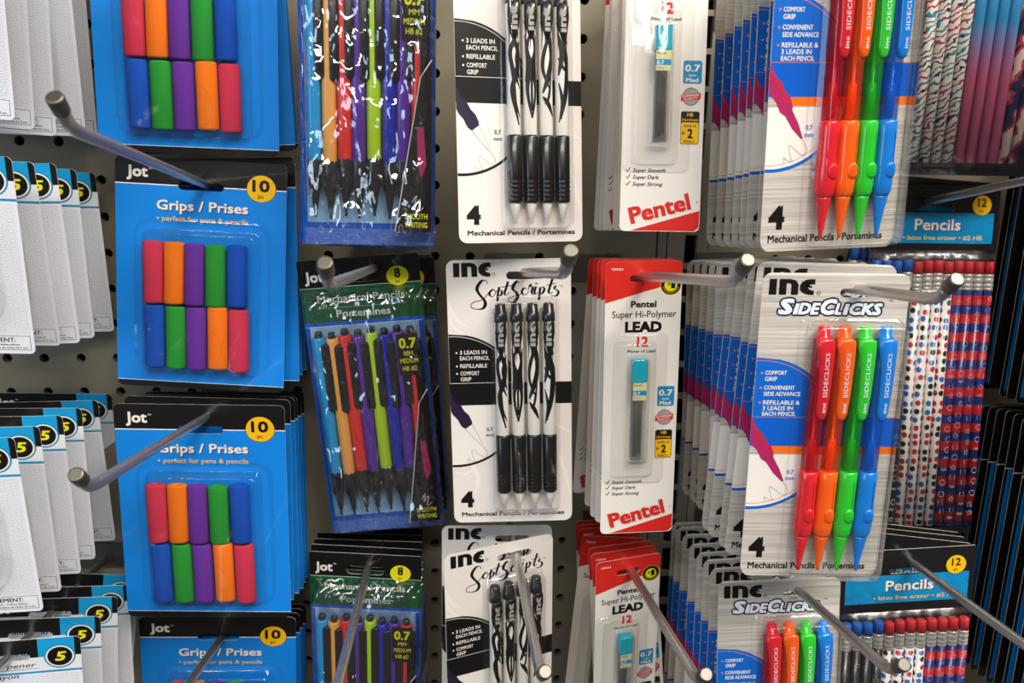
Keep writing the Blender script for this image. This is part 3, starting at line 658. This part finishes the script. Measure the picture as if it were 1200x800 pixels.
    b = MB('D'); b.bubble(27.5, 26.8, 68.5, 163.5, 11, 3.5, draft=1.6)
    link('blister', b.mesh('blister'), root)

# ---- lead refill card
def make_lead(root):
    c = card('E', 3, 'card_lead', 17, 4.2, root); b = MB('E', False)
    b.text('70501', 3.2, 5.8, 1.5, 'print_white', w=7); b.disc(39.3, 15.4, 6.3, 'print_yellow'); b.disc(39.3, 15.4, 6.0, 'print_black', .08); b.disc(39.3, 15.4, 3.9, 'print_lemon', .11)
    b.text('#', 37.2, 15.6, 2.0, 'print_black', bold=.02, d=.14); b.text('1', 39.4, 17.4, 4.4, 'print_black', bold=.04, d=.14, w=1.9)
    for i in range(11):
        a = R(205 - i*13 - 50 + 0); b.rect(39.3+4.7*math.cos(R(160-i*14))-.25, 15.4+4.7*math.sin(R(160-i*14))-.3, 39.3+4.7*math.cos(R(160-i*14))+.25, 15.4+4.7*math.sin(R(160-i*14))+.3, 'print_lemon', .12)
    b.text('Pentel', 15.5, 29.2, 4.0, 'print_black', w=15.5, bold=.035); b.text('Super Hi-Polymer', 4.3, 35.6, 4.3, 'print_black', w=39, bold=.01); b.text('LEAD', 12.3, 45.0, 6.6, 'print_black', w=22.5, bold=.05)
    b.text('12', 19.8, 54.2, 6.2, 'print_red', w=7, bold=.04); b.text('Pieces of Lead', 14.2, 57.8, 1.9, 'print_black', w=17, bold=.02)
    b.poly(rrect(33.4, 79.5, 44, 92, 1.2), 'print_aqua'); b.text('0.7', 34.4, 85.4, 3.6, 'print_white', w=8.6, bold=.03); b.text('mm', 36.4, 88.1, 1.5, 'print_white', w=4.4); b.text('Med', 35.1, 91.1, 2.2, 'print_white', w=7, bold=.03)
    b.disc(38.3, 99, 5.0, 'print_grey'); b.disc(38.3, 99, 4.2, 'print_silvergrey', .07); b.poly([(32.6, 98), (43.8, 96.8), (43.8, 100.4), (32.6, 101.6)], 'print_red', .1); b.text('SUPERIOR', 33.4, 99.5, 1.2, 'print_white', w=9.6, bold=.02, d=.13, rot=6); b.text('QUALITY', 34.2, 101, 1.1, 'print_white', w=8, bold=.02, d=.13, rot=6)
    b.poly(rrect(33, 107, 43.6, 125, 1.2), 'print_black'); b.poly(rrect(33.3, 113, 43.3, 124.7, 1), 'print_yellow', .08)
    b.text('HB', 38.3, 109.8, 2.0, 'print_yellow', al='c', bold=.03); b.text('Hardness', 38.3, 112.3, 1.6, 'print_yellow', al='c', w=9, bold=.01); b.text('SAME AS', 38.3, 115.6, 1.3, 'print_black', al='c', d=.12)
    b.text('#', 33.9, 119.6, 1.8, 'print_black', d=.12, bold=.02); b.text('2', 38.6, 121.7, 5.0, 'print_black', al='c', d=.12, bold=.03); b.text('PENCIL', 38.3, 124.2, 1.4, 'print_black', al='c', d=.12)
    for y, s, w in ((140.2, 'Super Smooth', 18.5), (143.9, 'Super Dark', 15), (147.6, 'Super Strong', 17)):
        b.stroke([(2.8, y-1.2), (3.5, y-.2), (5.2, y-2.4)], .5, 'print_black', .08, sm=False); b.text(s, 6.6, y, 2.0, 'print_black', w=w, bold=.022, shear=.3)
    link('printing', b.mesh('printing'), c); b = MB('E', False)
    b.poly([(6, 171.7), (45.7, 160.6), (45.7, 169.5), (43.2, 171.7)], 'print_red', .05)
    for q in range(8): b.text('Pentel', 6.6+.55*math.cos(q*math.pi/4), 168.4+.55*math.sin(q*math.pi/4), 8.8, 'print_white', w=35.5, bold=.035, rot=14, d=.07)
    b.text('Pentel', 6.6, 168.4, 8.8, 'print_red', w=35.5, bold=.035, rot=14, d=.1)
    b.sector(44.2, 156, .5, .7, 0, 360, 'print_red', n=10)
    link('red_lettering', b.mesh('red_lettering'), c)
    b = MB('E'); b.slab(rrect(18, 76.5, 26.2, 126, .8), 1.4, 6.2, 'clear_lead', 'clear_lead'); p = link('lead_case', b.mesh('lead_case', True), root, 'clear tube of leads with a teal cap')
    b = MB('E')
    for j in range(10): b.lathe(19.6 + (j % 7)*.72, 3.2 + (j % 3)*.8, [(88 + j*.6, .42), (124 - j*.4, .42)], 'graphite', 6)
    link('lead', b.mesh('lead', True), p)
    b = MB('E'); b.loft([(rrect(17.6, 63, 26.6, 77, .6), 1.2), (rrect(17.6, 63, 26.6, 77, .6), 6.4), (rrect(18.2, 63.4, 26.0, 76.6, .5), 6.9)], 'plastic_tealcap', cap0=True, smooth=False); link('cap', b.mesh('cap', True), p)
    b = MB('E'); b.rect(17.9, 77, 26.3, 88, 'print_creamlabel', 6.35); b.rect(17.9, 82, 26.3, 85, 'print_aqua', 6.4); b.text('Pentel', 18.4, 79.2, 1.1, 'print_black', w=5, d=6.42); b.text('0.7', 18.4, 84.7, 2.0, 'print_white', w=4, d=6.45, bold=.02); b.text('12pcs', 18.4, 87, 1.1, 'print_grey', w=4, d=6.42); link('case_label', b.mesh('case_label'), p)
    b = MB('E'); b.bubble(1.8, 47.5, 39.5, 142, 1.4, 4, fl=.6, draft=.6); b.bubble(7, 52.5, 33, 137.5, 4.2, 3.5, fl=.1, draft=1.2); b.bubble(15.5, 61, 28.5, 128.5, 8.4, 2.5, fl=.1, draft=1.4)
    link('blister', b.mesh('blister'), root)

# ---- bag of eight pencils
CC = ('skyblue', 'peach', 'red', 'purple', 'lime', 'navy', 'purple', 'red')
def make_bag(root):
    c = card('C', 1.5, 'bag_print', 27, 7.5, root, 'printed_bag'); b = MB('C', False)
    b.text('Jot', 4, 15.2, 7, 'print_white', bold=.03, w=12.5); b.text('TM', 17, 9.6, 1.1, 'print_white')
    b.disc(65, 14.5, 7.4, 'print_lemon', .05, 6.6); b.text('8', 65, 15.8, 6.4, 'print_black', al='c', bold=.03); b.text('pc', 65, 19.2, 2.2, 'print_black', al='c')
    b.text('Mechanical Pencils', 10.5, 29.5, 5.0, 'print_white', w=58, bold=.015); b.text('Portemines', 22, 40, 5.0, 'print_white', w=36, bold=.015); b.rect(10, 33, 69, 33.25, 'print_lightgrey')
    b.rect(1, 45.6, 79, 46, 'print_cuff')
    link('printing', b.mesh('printing'), c)
    for i, cn in enumerate(CC):
        x = 8.6 + 8.7*i; dc = 5.2; j = (0, 1.2, -.6, .5, -1, .8, -.3, 1)[i]; k = .004*((i*7) % 3 - 1)
        b = MB('C'); b.lathe(x, dc, [(50+j, 4.1), (51+j, 4.5), (148+j, 4.5), (149+j, 4.2)], 'plastic_'+cn, 8, k); p = link('mechanical_pencil', b.mesh('pencil_barrel', True), root, '%s mechanical pencil with black clip' % {'skyblue': 'sky blue'}.get(cn, cn))
        b = MB('C'); b.lathe(x, dc, [(46+j, 2.2), (47+j, 2.6), (51+j, 2.8)], 'plastic_charcoal', 10); link('push_button', b.mesh('push_button', True), p)
        b = MB('C'); cx = x+3.9; b.loft([(rrect(cx-2.9, 54+j, cx+2.9, 102+j, 2.3), 6.6), (rrect(cx-2.9, 54+j, cx+2.9, 102+j, 2.3), 9.4), (rrect(cx-2.2, 55+j, cx+2.2, 101+j, 1.6), 9.8)], 'plastic_black', cap0=True); link('clip', b.mesh('clip', True), p)
        b = MB('C'); b.lathe(x+k*97, dc, [(147+j, 4.1), (148+j, 4.35), (164+j, 4.2), (166+j, 3.0), (177+j, 1.5), (178+j, .9), (182+j, .8)], 'plastic_charcoal', 12); link('tip', b.mesh('tip', True), p)
    b = MB('C'); b.poly(rrect(60, 50, 74.5, 79, 1.5), 'print_black', 10.9)
    b.text('0.7', 67.3, 60.4, 7.0, 'print_lemon', al='c', w=11.5, bold=.03, d=11); b.text('MM', 67.3, 65.6, 3.2, 'print_lemon', al='c', w=6, d=11, bold=.01); b.text('MEDIUM', 67.3, 70.8, 3.3, 'print_lemon', al='c', w=12, d=11, bold=.01); b.text('HB #2', 67.3, 76.2, 3.3, 'print_lemon', al='c', w=9.5, d=11, bold=.01)
    b.poly([(56, 189.5), (71, 100), (77.5, 92), (77.5, 189.5)], 'print_black', 10.8); b.stroke([(56, 189.5), (71, 100), (77.5, 90)], .7, 'print_lightgrey', 10.95, sm=False)
    b.poly([(69, 128), (73, 128), (74.5, 150), (71.5, 158), (69.5, 150)], 'print_pinktip', 10.9); b.stroke([(66, 172), (69, 168), (67.5, 174), (71, 170), (69.5, 177), (73, 175)], .35, 'print_white', 10.95)
    b.text('SMOOTH', 68.6, 182, 3.3, 'print_lemon', al='c', w=13.5, d=11, bold=.012); b.text('WRITING', 68.6, 187, 3.3, 'print_lemon', al='c', w=13.5, d=11, bold=.012)
    L = link('front_label', b.mesh('front_label'), root, 'black and yellow printing on the film')
    # puffed clear film
    b = MB('C'); nx, ny = 20, 46; rnd = random.Random(5); vs = []
    for j in range(ny+1):
        for i in range(nx+1):
            u, v = i/nx, j/ny; e = min(1, (min(u, 1-u)/.07))**.5 * min(1, (min(v, 1-v)/.05))**.5
            ed = u in (0, 1) or v in (0, 1)
            vs.append((u*80, 19.5 + v*180, .15 + (11.6*e + (0 if ed else rnd.uniform(-.7, 1.1)*e))))
    b.add(vs, [(j*(nx+1)+i, j*(nx+1)+i+1, (j+1)*(nx+1)+i+1, (j+1)*(nx+1)+i) for j in range(ny) for i in range(nx)], 'crinkled_film', True)
    b.rect(.5, 189, 79.5, 199, 'seal_foil', .3)
    link('clear_film', b.mesh('clear_film'), root)

# ---- pack of twelve wooden pencils
def star(cx, cy, r): return [(cx + r*(1 if i % 2 == 0 else .42)*math.sin(i*math.pi/5), cy - r*(1 if i % 2 == 0 else .42)*math.cos(i*math.pi/5)) for i in range(11)]
def make_wood(root, kinds):
    c = card('G', 1.5, 'pack_print', 26, 4, root, 'printed_bag'); b = MB('G', False)
    b.text('Pencils', 31.6, 31.4, 7.6, 'print_navy', w=33.5, bold=.02, d=.06); b.text('Pencils', 31, 31, 7.6, 'print_white', w=33.5, bold=.02); b.text('• latex free eraser • #2 HB', 23, 37.6, 3.0, 'print_gold', w=58, bold=.008)
    b.disc(79, 13.6, 7.2, 'print_black', .05); b.disc(79, 13.6, 6.9, 'print_yellow', .08); b.text('12', 79, 14.6, 5.6, 'print_black', al='c', bold=.02, d=.12); b.text('pc', 79, 18.2, 2.1, 'print_black', al='c', d=.12)
    link('printing', b.mesh('printing'), c); rnd = random.Random(11)
    for i in range(12):
        kind = kinds[i//4]; x = 4.9 + 7.45*i; dc = 4.2; j = rnd.uniform(-.8, .8)
        b = MB('G'); b.lathe(x, dc, [(74+j, 3.5), (244+j*.3, 3.5)], 'wrap_'+kind, 12, uv=True)
        if kind in ('bands', 'slate'):
            y = 80 + rnd.uniform(0, 6)
            while y < 240:
                a = rnd.uniform(-1.2, 1.2); s = rnd.choice('scwh')
                mt = 'print_lightgrey' if kind == 'bands' or rnd.random() < .7 else rnd.choice(['print_red', 'print_blue'])
                if s == 's': b.stroke(star(a, y, 2.1), .28, mt, sm=False, cyl=(x, dc, 3.5))
                elif s == 'c': b.stroke([(a + 1.9*math.cos(q), y + 1.9*math.sin(q)) for q in [k_*.7 for k_ in range(10)]], .28, mt, cyl=(x, dc, 3.5))
                elif s == 'w': b.stroke([(a-1.8, y), (a-.9, y-1.6), (a, y), (a+.9, y-1.6), (a+1.8, y)], .28, mt, cyl=(x, dc, 3.5))
                else: b.stroke([(a-1.5, y-1.5), (a+1.5, y-1.5), (a+1.5, y+1.5), (a-1.5, y+1.5), (a-1.5, y-1.5)], .28, mt, sm=False, cyl=(x, dc, 3.5))
                y += rnd.uniform(6, 9)
        nm = {'bands': 'red and blue banded', 'slate': 'dark doodle patterned', 'dots': 'white polka dot', 'zebra': 'cream zebra striped', 'fade': 'blue to pink shaded', 'swirl': 'red and navy swirled'}[kind]
        p = link('wooden_pencil', b.mesh('pencil_shaft'), root, nm + ' wooden pencil')
        b = MB('G'); b.lathe(x, dc, [(62.6+j, 3.3), (63.4+j, 3.6), (64.6+j, 3.6), (65.2+j, 3.1), (65.9+j, 3.6), (68.4+j, 3.6), (69.1+j, 3.05), (69.8+j, 3.6), (71.4+j, 3.6), (72+j, 3.1), (72.7+j, 3.6), (74+j, 3.6)], 'ferrule', 12); link('ferrule', b.mesh('ferrule', True), p)
        b = MB('G'); b.lathe(x, dc, [(54+j, 2.9), (54.4+j, 3.3), (63+j, 3.35)], 'eraser_blue' if kind in ('slate', 'fade') else 'eraser_red', 12); link('eraser', b.mesh('eraser', True), p)
    b = MB('G'); nx, ny = 14, 40; vs = []; rnd = random.Random(8)
    for j in range(ny+1):
        for i in range(nx+1):
            u, v = i/nx, j/ny; e = min(1, (min(u, 1-u)/.06))**.5 * min(1, .35 + (min(v, 1-v)/.05)**.7); ed = u in (0, 1) or v in (0, 1)
            vs.append((u*92, 47 + v*202, .15 + 8.8*e + (0 if ed else rnd.uniform(-.3, .4))))
    b.add(vs, [(j*(nx+1)+i, j*(nx+1)+i+1, (j+1)*(nx+1)+i+1, (j+1)*(nx+1)+i) for j in range(ny) for i in range(nx)], 'smooth_film', True); link('clear_film', b.mesh('clear_film'), root)

def make_blue(root, wide=False):
    c = card('H', 3, 'card_blue_dark' if wide else 'card_blue', 26, 5, root); b = MB('H', False)
    b.text('Jot', 8, 15, 8, 'print_white', bold=.03, w=15); link('printing', b.mesh('printing'), c)
    b = MB('H'); b.bubble(16, 58, 94, 190, 6.5, 8); link('blister', b.mesh('blister'), root)
    b = MB('H'); b.slab(rrect(24, 66, 86, 182, 3), .3, 5, 'plastic_black'); link('black_case', b.mesh('black_case', True), root)

plain('plastic_tealcap', '#13A6BC', .3, coat=.3)
t = NT('clear_lead', .15); t.color(lin('#B9B6AE')); tr = t.n('ShaderNodeBsdfTransparent'); mx = t.n('ShaderNodeMixShader'); mx.inputs[0].default_value = .14
t.t.links.new(tr.outputs[0], mx.inputs[1]); t.t.links.new(t.b.outputs[0], mx.inputs[2]); t.t.links.new(mx.outputs[0], t.out.inputs[0]); M['clear_lead'] = t.m
t = NT('seal_foil', .3, coat=.2); n = t.noise(900, 1, sc=(.4, 1, 1)); t.color(t.mix(n, lin('#1A3FA8'), lin('#6E8FD0'))); t.put(t.bump(n, .0005, .6), t.b.inputs['Normal']); M['seal_foil'] = t.m

# ---------------------------------------------------------------- setting: pegboard wall with real holes, slotted upright
def pegwall(x0, x1, name):
    P = .0254; nz = 52; z0 = 1.45 - .1843 - 30*P; xs = []; v = []; f = []; mi = []
    ox = .003; i0 = math.ceil((x0 - ox)/P + .5); i1 = math.floor((x1 - ox)/P - .5); N = 12; r = .0034
    def quad(a, b, c, d, m=0): n = len(v); v.extend([a, b, c, d]); f.append((n, n+1, n+2, n+3)); mi.append(m)
    for i in range(i0, i1+1):
        for k in range(nz):
            cx = ox + i*P; cz = z0 + k*P; h = P/2; n = len(v); out = []; inn = []; back = []
            for a in range(N):
                t_ = 2*math.pi*(a+.5)/N; ca, sa = math.cos(t_), math.sin(t_); m_ = h/max(abs(ca), abs(sa))
                out.append((cx+ca*m_, 0, cz+sa*m_)); inn.append((cx+r*ca, 0, cz+r*sa)); back.append((cx+r*ca, .006, cz+r*sa))
            # corner points so that the cells tile without gaps
            v.extend(out + inn + back)
            for a in range(N):
                b_ = (a+1) % N; f.append((n+a, n+b_, n+N+b_, n+N+a)); mi.append(0); f.append((n+N+a, n+N+b_, n+2*N+b_, n+2*N+a)); mi.append(0)
            for q in range(4):
                a = (q*3+1) % N; b_ = (a+1) % N; t_ = math.pi/4 + q*math.pi/2
                n2 = len(v); v.append((cx + math.copysign(h, math.cos(t_)), 0, cz + math.copysign(h, math.sin(t_)))); f.append((n+a, n2, n+b_)); mi.append(0)
    xa, xb = ox + (i0-.5)*P, ox + (i1+.5)*P; za, zb = z0 - P/2, z0 + (nz-.5)*P
    for a, b_ in ((x0, xa), (xb, x1)):
        if b_ - a > 1e-5: quad((a, 0, za), (b_, 0, za), (b_, 0, zb), (a, 0, zb))
    me = bpy.data.meshes.new(name); me.from_pydata(v, [], f); me.materials.append(M['pegboard']); me.update()
    o = link(name, me); o['kind'] = 'structure'; return o
def boxes(name, bx, mat, kind='structure', parent=None):
    v = []; f = []
    for x0, y0, z0, x1, y1, z1 in bx:
        n = len(v); v += [(x, y, z) for z in (z0, z1) for y in (y0, y1) for x in (x0, x1)]
        f += [tuple(n+i for i in q) for q in ((0, 1, 3, 2), (4, 6, 7, 5), (0, 4, 5, 1), (2, 3, 7, 6), (0, 2, 6, 4), (1, 5, 7, 3))]
    me = bpy.data.meshes.new(name); me.from_pydata(v, [], f); me.materials.append(M[mat]); me.update(); o = link(name, me, parent)
    if kind: o['kind'] = kind
    return o
pegwall(-.72, .1655, 'wall_left'); pegwall(.205, .95, 'wall_right')
boxes('wall_back', [(-.75, .03, .6, 1.0, .034, 2.1)], 'dark_cavity')
# slotted steel upright between the panels
zs = [1.45 - .1012 + .0254*k for k in range(-26, 22)]; bx = [(.1665, -.001, .6, .1728, .004, 1.95), (.1738, -.001, .6, .1868, .004, 1.95), (.1958, -.001, .6, .2042, .004, 1.95)]
bx += [(.1868, -.001, z - .0254/2 - .002, .1958, .004, z - .0254/2 + .002) for z in zs]
boxes('trim_1', bx, 'upright_metal')

# ---------------------------------------------------------------- peg hooks
def tube(path, r, name, mat, parent, n=12, caps=True):
    v = []; f = []; P_ = [Vector(p) for p in path]; up = Vector((1, 0, 0))
    for i, p in enumerate(P_):
        d = (P_[min(i+1, len(P_)-1)] - P_[max(i-1, 0)]).normalized(); a = d.cross(up).normalized(); b = d.cross(a).normalized()
        for k in range(n): q = 2*math.pi*k/n; v.append(tuple(p + (a*math.cos(q) + b*math.sin(q))*(r[i] if isinstance(r, list) else r)))
    for i in range(len(P_)-1):
        for k in range(n): f.append((i*n+k, i*n+(k+1) % n, (i+1)*n+(k+1) % n, (i+1)*n+k))
    f.append(tuple(range(n))[::-1]); f.append(tuple((len(P_)-1)*n+k for k in range(n)))
    me = bpy.data.meshes.new(name); me.from_pydata(v, [], f); me.materials.append(M[mat]); me.polygons.foreach_set('use_smooth', [len(q) == 4 for q in f]); me.update()
    return link(name, me, parent)
HOOKLAB = {'A1': 'metal peg hook holding the top left stack of white sharpener cards', 'A2': 'metal peg hook holding the second-row stack of white sharpener cards, far left',
 'A3': 'metal peg hook holding the third-row stack of white sharpener cards', 'A4': 'metal peg hook through the slots of the bottom left white sharpener cards',
 'B1': 'metal peg hook holding the cut-off topmost blue pencil grip cards', 'B2': 'metal peg hook with upturned end above the second-row blue pencil grip cards, beside white cards',
 'B3': 'metal peg hook slanting down over the third-row blue pencil grip card lettering', 'B4': 'metal peg hook over the bottom blue pencil grip card, dark against its header',
 'C1': 'metal peg hook holding the cut-off topmost bags of eight colourful pencils', 'C2': 'metal peg hook pointing at the camera over the tilted middle pencil bag',
 'C3': 'metal peg hook running down over the bottom bag of colourful pencils', 'D1': 'metal peg hook holding the topmost black and white pencil card',
 'D2': 'metal peg hook with upturned end across the middle black and white pencil card', 'D3': 'metal peg hook across the bottom tilted black and white pencil card',
 'E1': 'metal peg hook holding the topmost narrow lead refill cards', 'E2': 'metal peg hook reaching right from the middle red-topped lead refill card',
 'E3': 'metal peg hook slanting down from the bottom red-topped lead refill card', 'F1': 'metal peg hook holding the topmost silver cards of four coloured pencils',
 'F2': 'metal peg hook reaching right from the middle silver card of coloured pencils', 'F3': 'metal peg hook slanting down from the bottom silver card of coloured pencils',
 'G1': 'metal peg hook holding the topmost zebra and pink wooden pencil pack', 'G2': 'metal peg hook reaching to the right edge over the upper Pencils header',
 'G3': 'metal peg hook slanting down over the lower Pencils header toward the right edge', 'H1': 'metal peg hook of the upper stack of blue cards, far right', 'H2': 'metal peg hook of the lower stack of blue cards, far right'}
for k, (a, b) in HOOKS.items():
    A = Vector((a[0], 0, a[2])); B = Vector((b[0], b[1]-WALL, b[2])); d = (B-A).normalized()
    root = thing('peg_hook', HOOKLAB[k], 'hook', 'metal peg hooks on the pegboard'); root.location = (A.x, 0, A.z+ZC)
    O = Vector((0, 0, 0)); E_ = B - A; up = Vector((0, -.75, .66)).normalized(); arc = []
    for i in range(7):
        t_ = i/6; arc.append(E_ + d*(.0062*(2*t_-1)*(1-t_)) + (d*(-.004)*(1-t_)**2) + up*(.007*t_*t_))
    end = arc[-1] + up*.011; rad = .0027
    tube([O + d*.0015, O + d*.05] + [E_ - d*.02] + arc + [end - up*.0085], rad, 'rod', 'chrome', root)
    tube([end - up*.0088, end - up*.0078, end - up*.0012, end - up*.0003, end], [rad, .0033, .0034, .0032, .0026], 'end_cap', 'chrome_end', root, 14)
    boxes('back_plate', [(-.018, -.0022, -.006, .018, 0, .014)], 'steel', None, root)

# ---------------------------------------------------------------- hanging stock
ORD = ['', 'second', 'third', 'fourth', 'fifth', 'sixth', 'seventh', 'eighth', 'ninth', 'tenth', 'eleventh', 'twelfth']
TYPES = {'A': ('sharpener_pack', make_sharpener), 'B': ('pencil_grip_pack', make_grips), 'C': ('mechanical_pencil_bag', make_bag), 'D': ('mechanical_pencil_pack', make_script),
         'E': ('lead_refill_pack', make_lead), 'F': ('mechanical_pencil_pack', make_side), 'H': ('stationery_pack', make_blue)}
LAB = {
 'A1': ('white carded sharpener pack, frontmost of the top left stack', 'white carded sharpener pack, %s from the front, top left stack', 'sharpener cards in the top left stack'),
 'A2': ('white carded sharpener pack, frontmost in the left stack of the second row', 'white carded sharpener pack, %s from the front, second row at left', 'sharpener cards in the second row'),
 'A3': ('white carded sharpener pack, frontmost in the left stack of the third row', 'white carded sharpener pack, %s from the front, third row at left', 'sharpener cards in the third row'),
 'A4': ('white carded sharpener pack, frontmost of the bottom left stack, black header turned', 'white carded sharpener pack, %s from the front, bottom left stack', 'sharpener cards in the bottom left stack'),
 'B1': ('blue card of ten foam pencil grips, topmost front one, cut by the frame', 'blue pencil grip card, %s from the front, topmost stack', 'pencil grip cards in the topmost stack'),
 'B2': ('blue card of ten foam pencil grips, front of the second stack down', 'blue pencil grip card, %s from the front, second stack down', 'pencil grip cards in the second stack'),
 'B3': ('blue card of ten foam pencil grips, front of the third stack, hook over lettering', 'blue pencil grip card, %s from the front, third stack down', 'pencil grip cards in the third stack'),
 'B4': ('blue card of pencil grips at the bottom edge, front of the lowest stack', 'blue pencil grip card, %s from the front, lowest stack', 'pencil grip cards in the lowest stack'),
 'C1': ('crinkled clear bag of eight colourful mechanical pencils, topmost front one', 'bag of eight colourful mechanical pencils, %s from the front, topmost stack', 'pencil bags in the topmost stack'),
 'C2': ('tilted clear bag of eight colourful mechanical pencils with green header, middle front', 'bag of eight colourful mechanical pencils, %s from the front, middle stack', 'pencil bags in the middle stack'),
 'C3': ('clear bag of eight mechanical pencils with green header, front of the bottom stack', 'bag of eight colourful mechanical pencils, %s from the front, bottom stack', 'pencil bags in the bottom stack'),
 'D1': ('beige card of four black and white swirled pencils, topmost, cut by the frame', '', ''),
 'D2': ('beige card of four black and white swirled pencils, alone in the middle', '', ''),
 'D3': ('tilted beige card of four black and white pencils, front of the bottom pair', 'beige card of black and white pencils, behind the tilted bottom one', 'black and white pencil cards at the bottom'),
 'E1': ('narrow white lead refill card with teal-capped tube, topmost front one', 'narrow white lead refill card, %s from the front, topmost stack', 'lead refill cards in the topmost stack'),
 'E2': ('narrow red-topped lead refill card, front of the middle stack', 'narrow red-topped lead refill card, %s from the front, middle stack', 'lead refill cards in the middle stack'),
 'E3': ('narrow red-topped lead refill card, front of the bottom stack', 'narrow red-topped lead refill card, %s from the front, bottom stack', 'lead refill cards in the bottom stack'),
 'F1': ('silver card of four neon mechanical pencils, topmost front one, cut by the frame', 'silver card of neon mechanical pencils, %s from the front, topmost stack', 'silver pencil cards in the topmost stack'),
 'F2': ('silver card of four neon mechanical pencils, front of the middle stack', 'silver card of neon mechanical pencils, %s from the front, middle stack', 'silver pencil cards in the middle stack'),
 'F3': ('silver card of four neon mechanical pencils, front of the bottom stack', 'silver card of neon mechanical pencils, %s from the front, bottom stack', 'silver pencil cards in the bottom stack'),
 'G1': ('pack of zebra, blue-pink and swirled wooden pencils at the top right, front one', 'pack of zebra and pink wooden pencils, %s from the front, top right', 'wooden pencil packs at the top right'),
 'G2': ('pack of twelve wooden pencils, polka dot and red-blue banded, right middle, front one', 'pack of polka dot wooden pencils, %s from the front, right middle', 'wooden pencil packs at the right middle'),
 'G3': ('pack of twelve wooden pencils with blue Pencils header, bottom right, front one', 'pack of twelve wooden pencils, %s from the front, bottom right', 'wooden pencil packs at the bottom right'),
 'H1': ('blue and black carded pack, frontmost of the upper far right stack', 'blue and black carded pack, %s from the front, upper far right stack', 'blue carded packs, upper far right'),
 'H2': ('blue and black carded pack, frontmost of the lower far right stack', 'blue and black carded pack, %s from the front, lower far right stack', 'blue carded packs, lower far right')}
protos = {}
for row, items in PACKS.items():
    T = row[0]; fl, rl, gp = LAB[row]
    for i, (x, y, z, ro, le, ya) in enumerate(items):
        key = ('G1' if row == 'G1' else 'G2') if T == 'G' else ('H%d' % (i % 2) if T == 'H' else T)
        lab = fl if i == 0 else (rl % ORD[i+0] if '%s' in rl else rl)
        if key not in protos:
            r = thing(TYPES[T][0] if T != 'G' else 'wooden_pencil_pack', lab, 'pack')
            if T == 'G': make_wood(r, ('zebra', 'fade', 'swirl') if row == 'G1' else ('slate', 'dots', 'bands'))
            elif T == 'H': make_blue(r, i % 2 == 1)
            else: TYPES[T][1](r)
            protos[key] = r
        else: r = copy_tree(protos[key])
        r['label'] = lab
        if gp: r['group'] = gp
        elif 'group' in r: del r['group']
        r.location = (x, y - WALL, z + ZC); r.rotation_euler = (R(le), R(ro), R(ya))
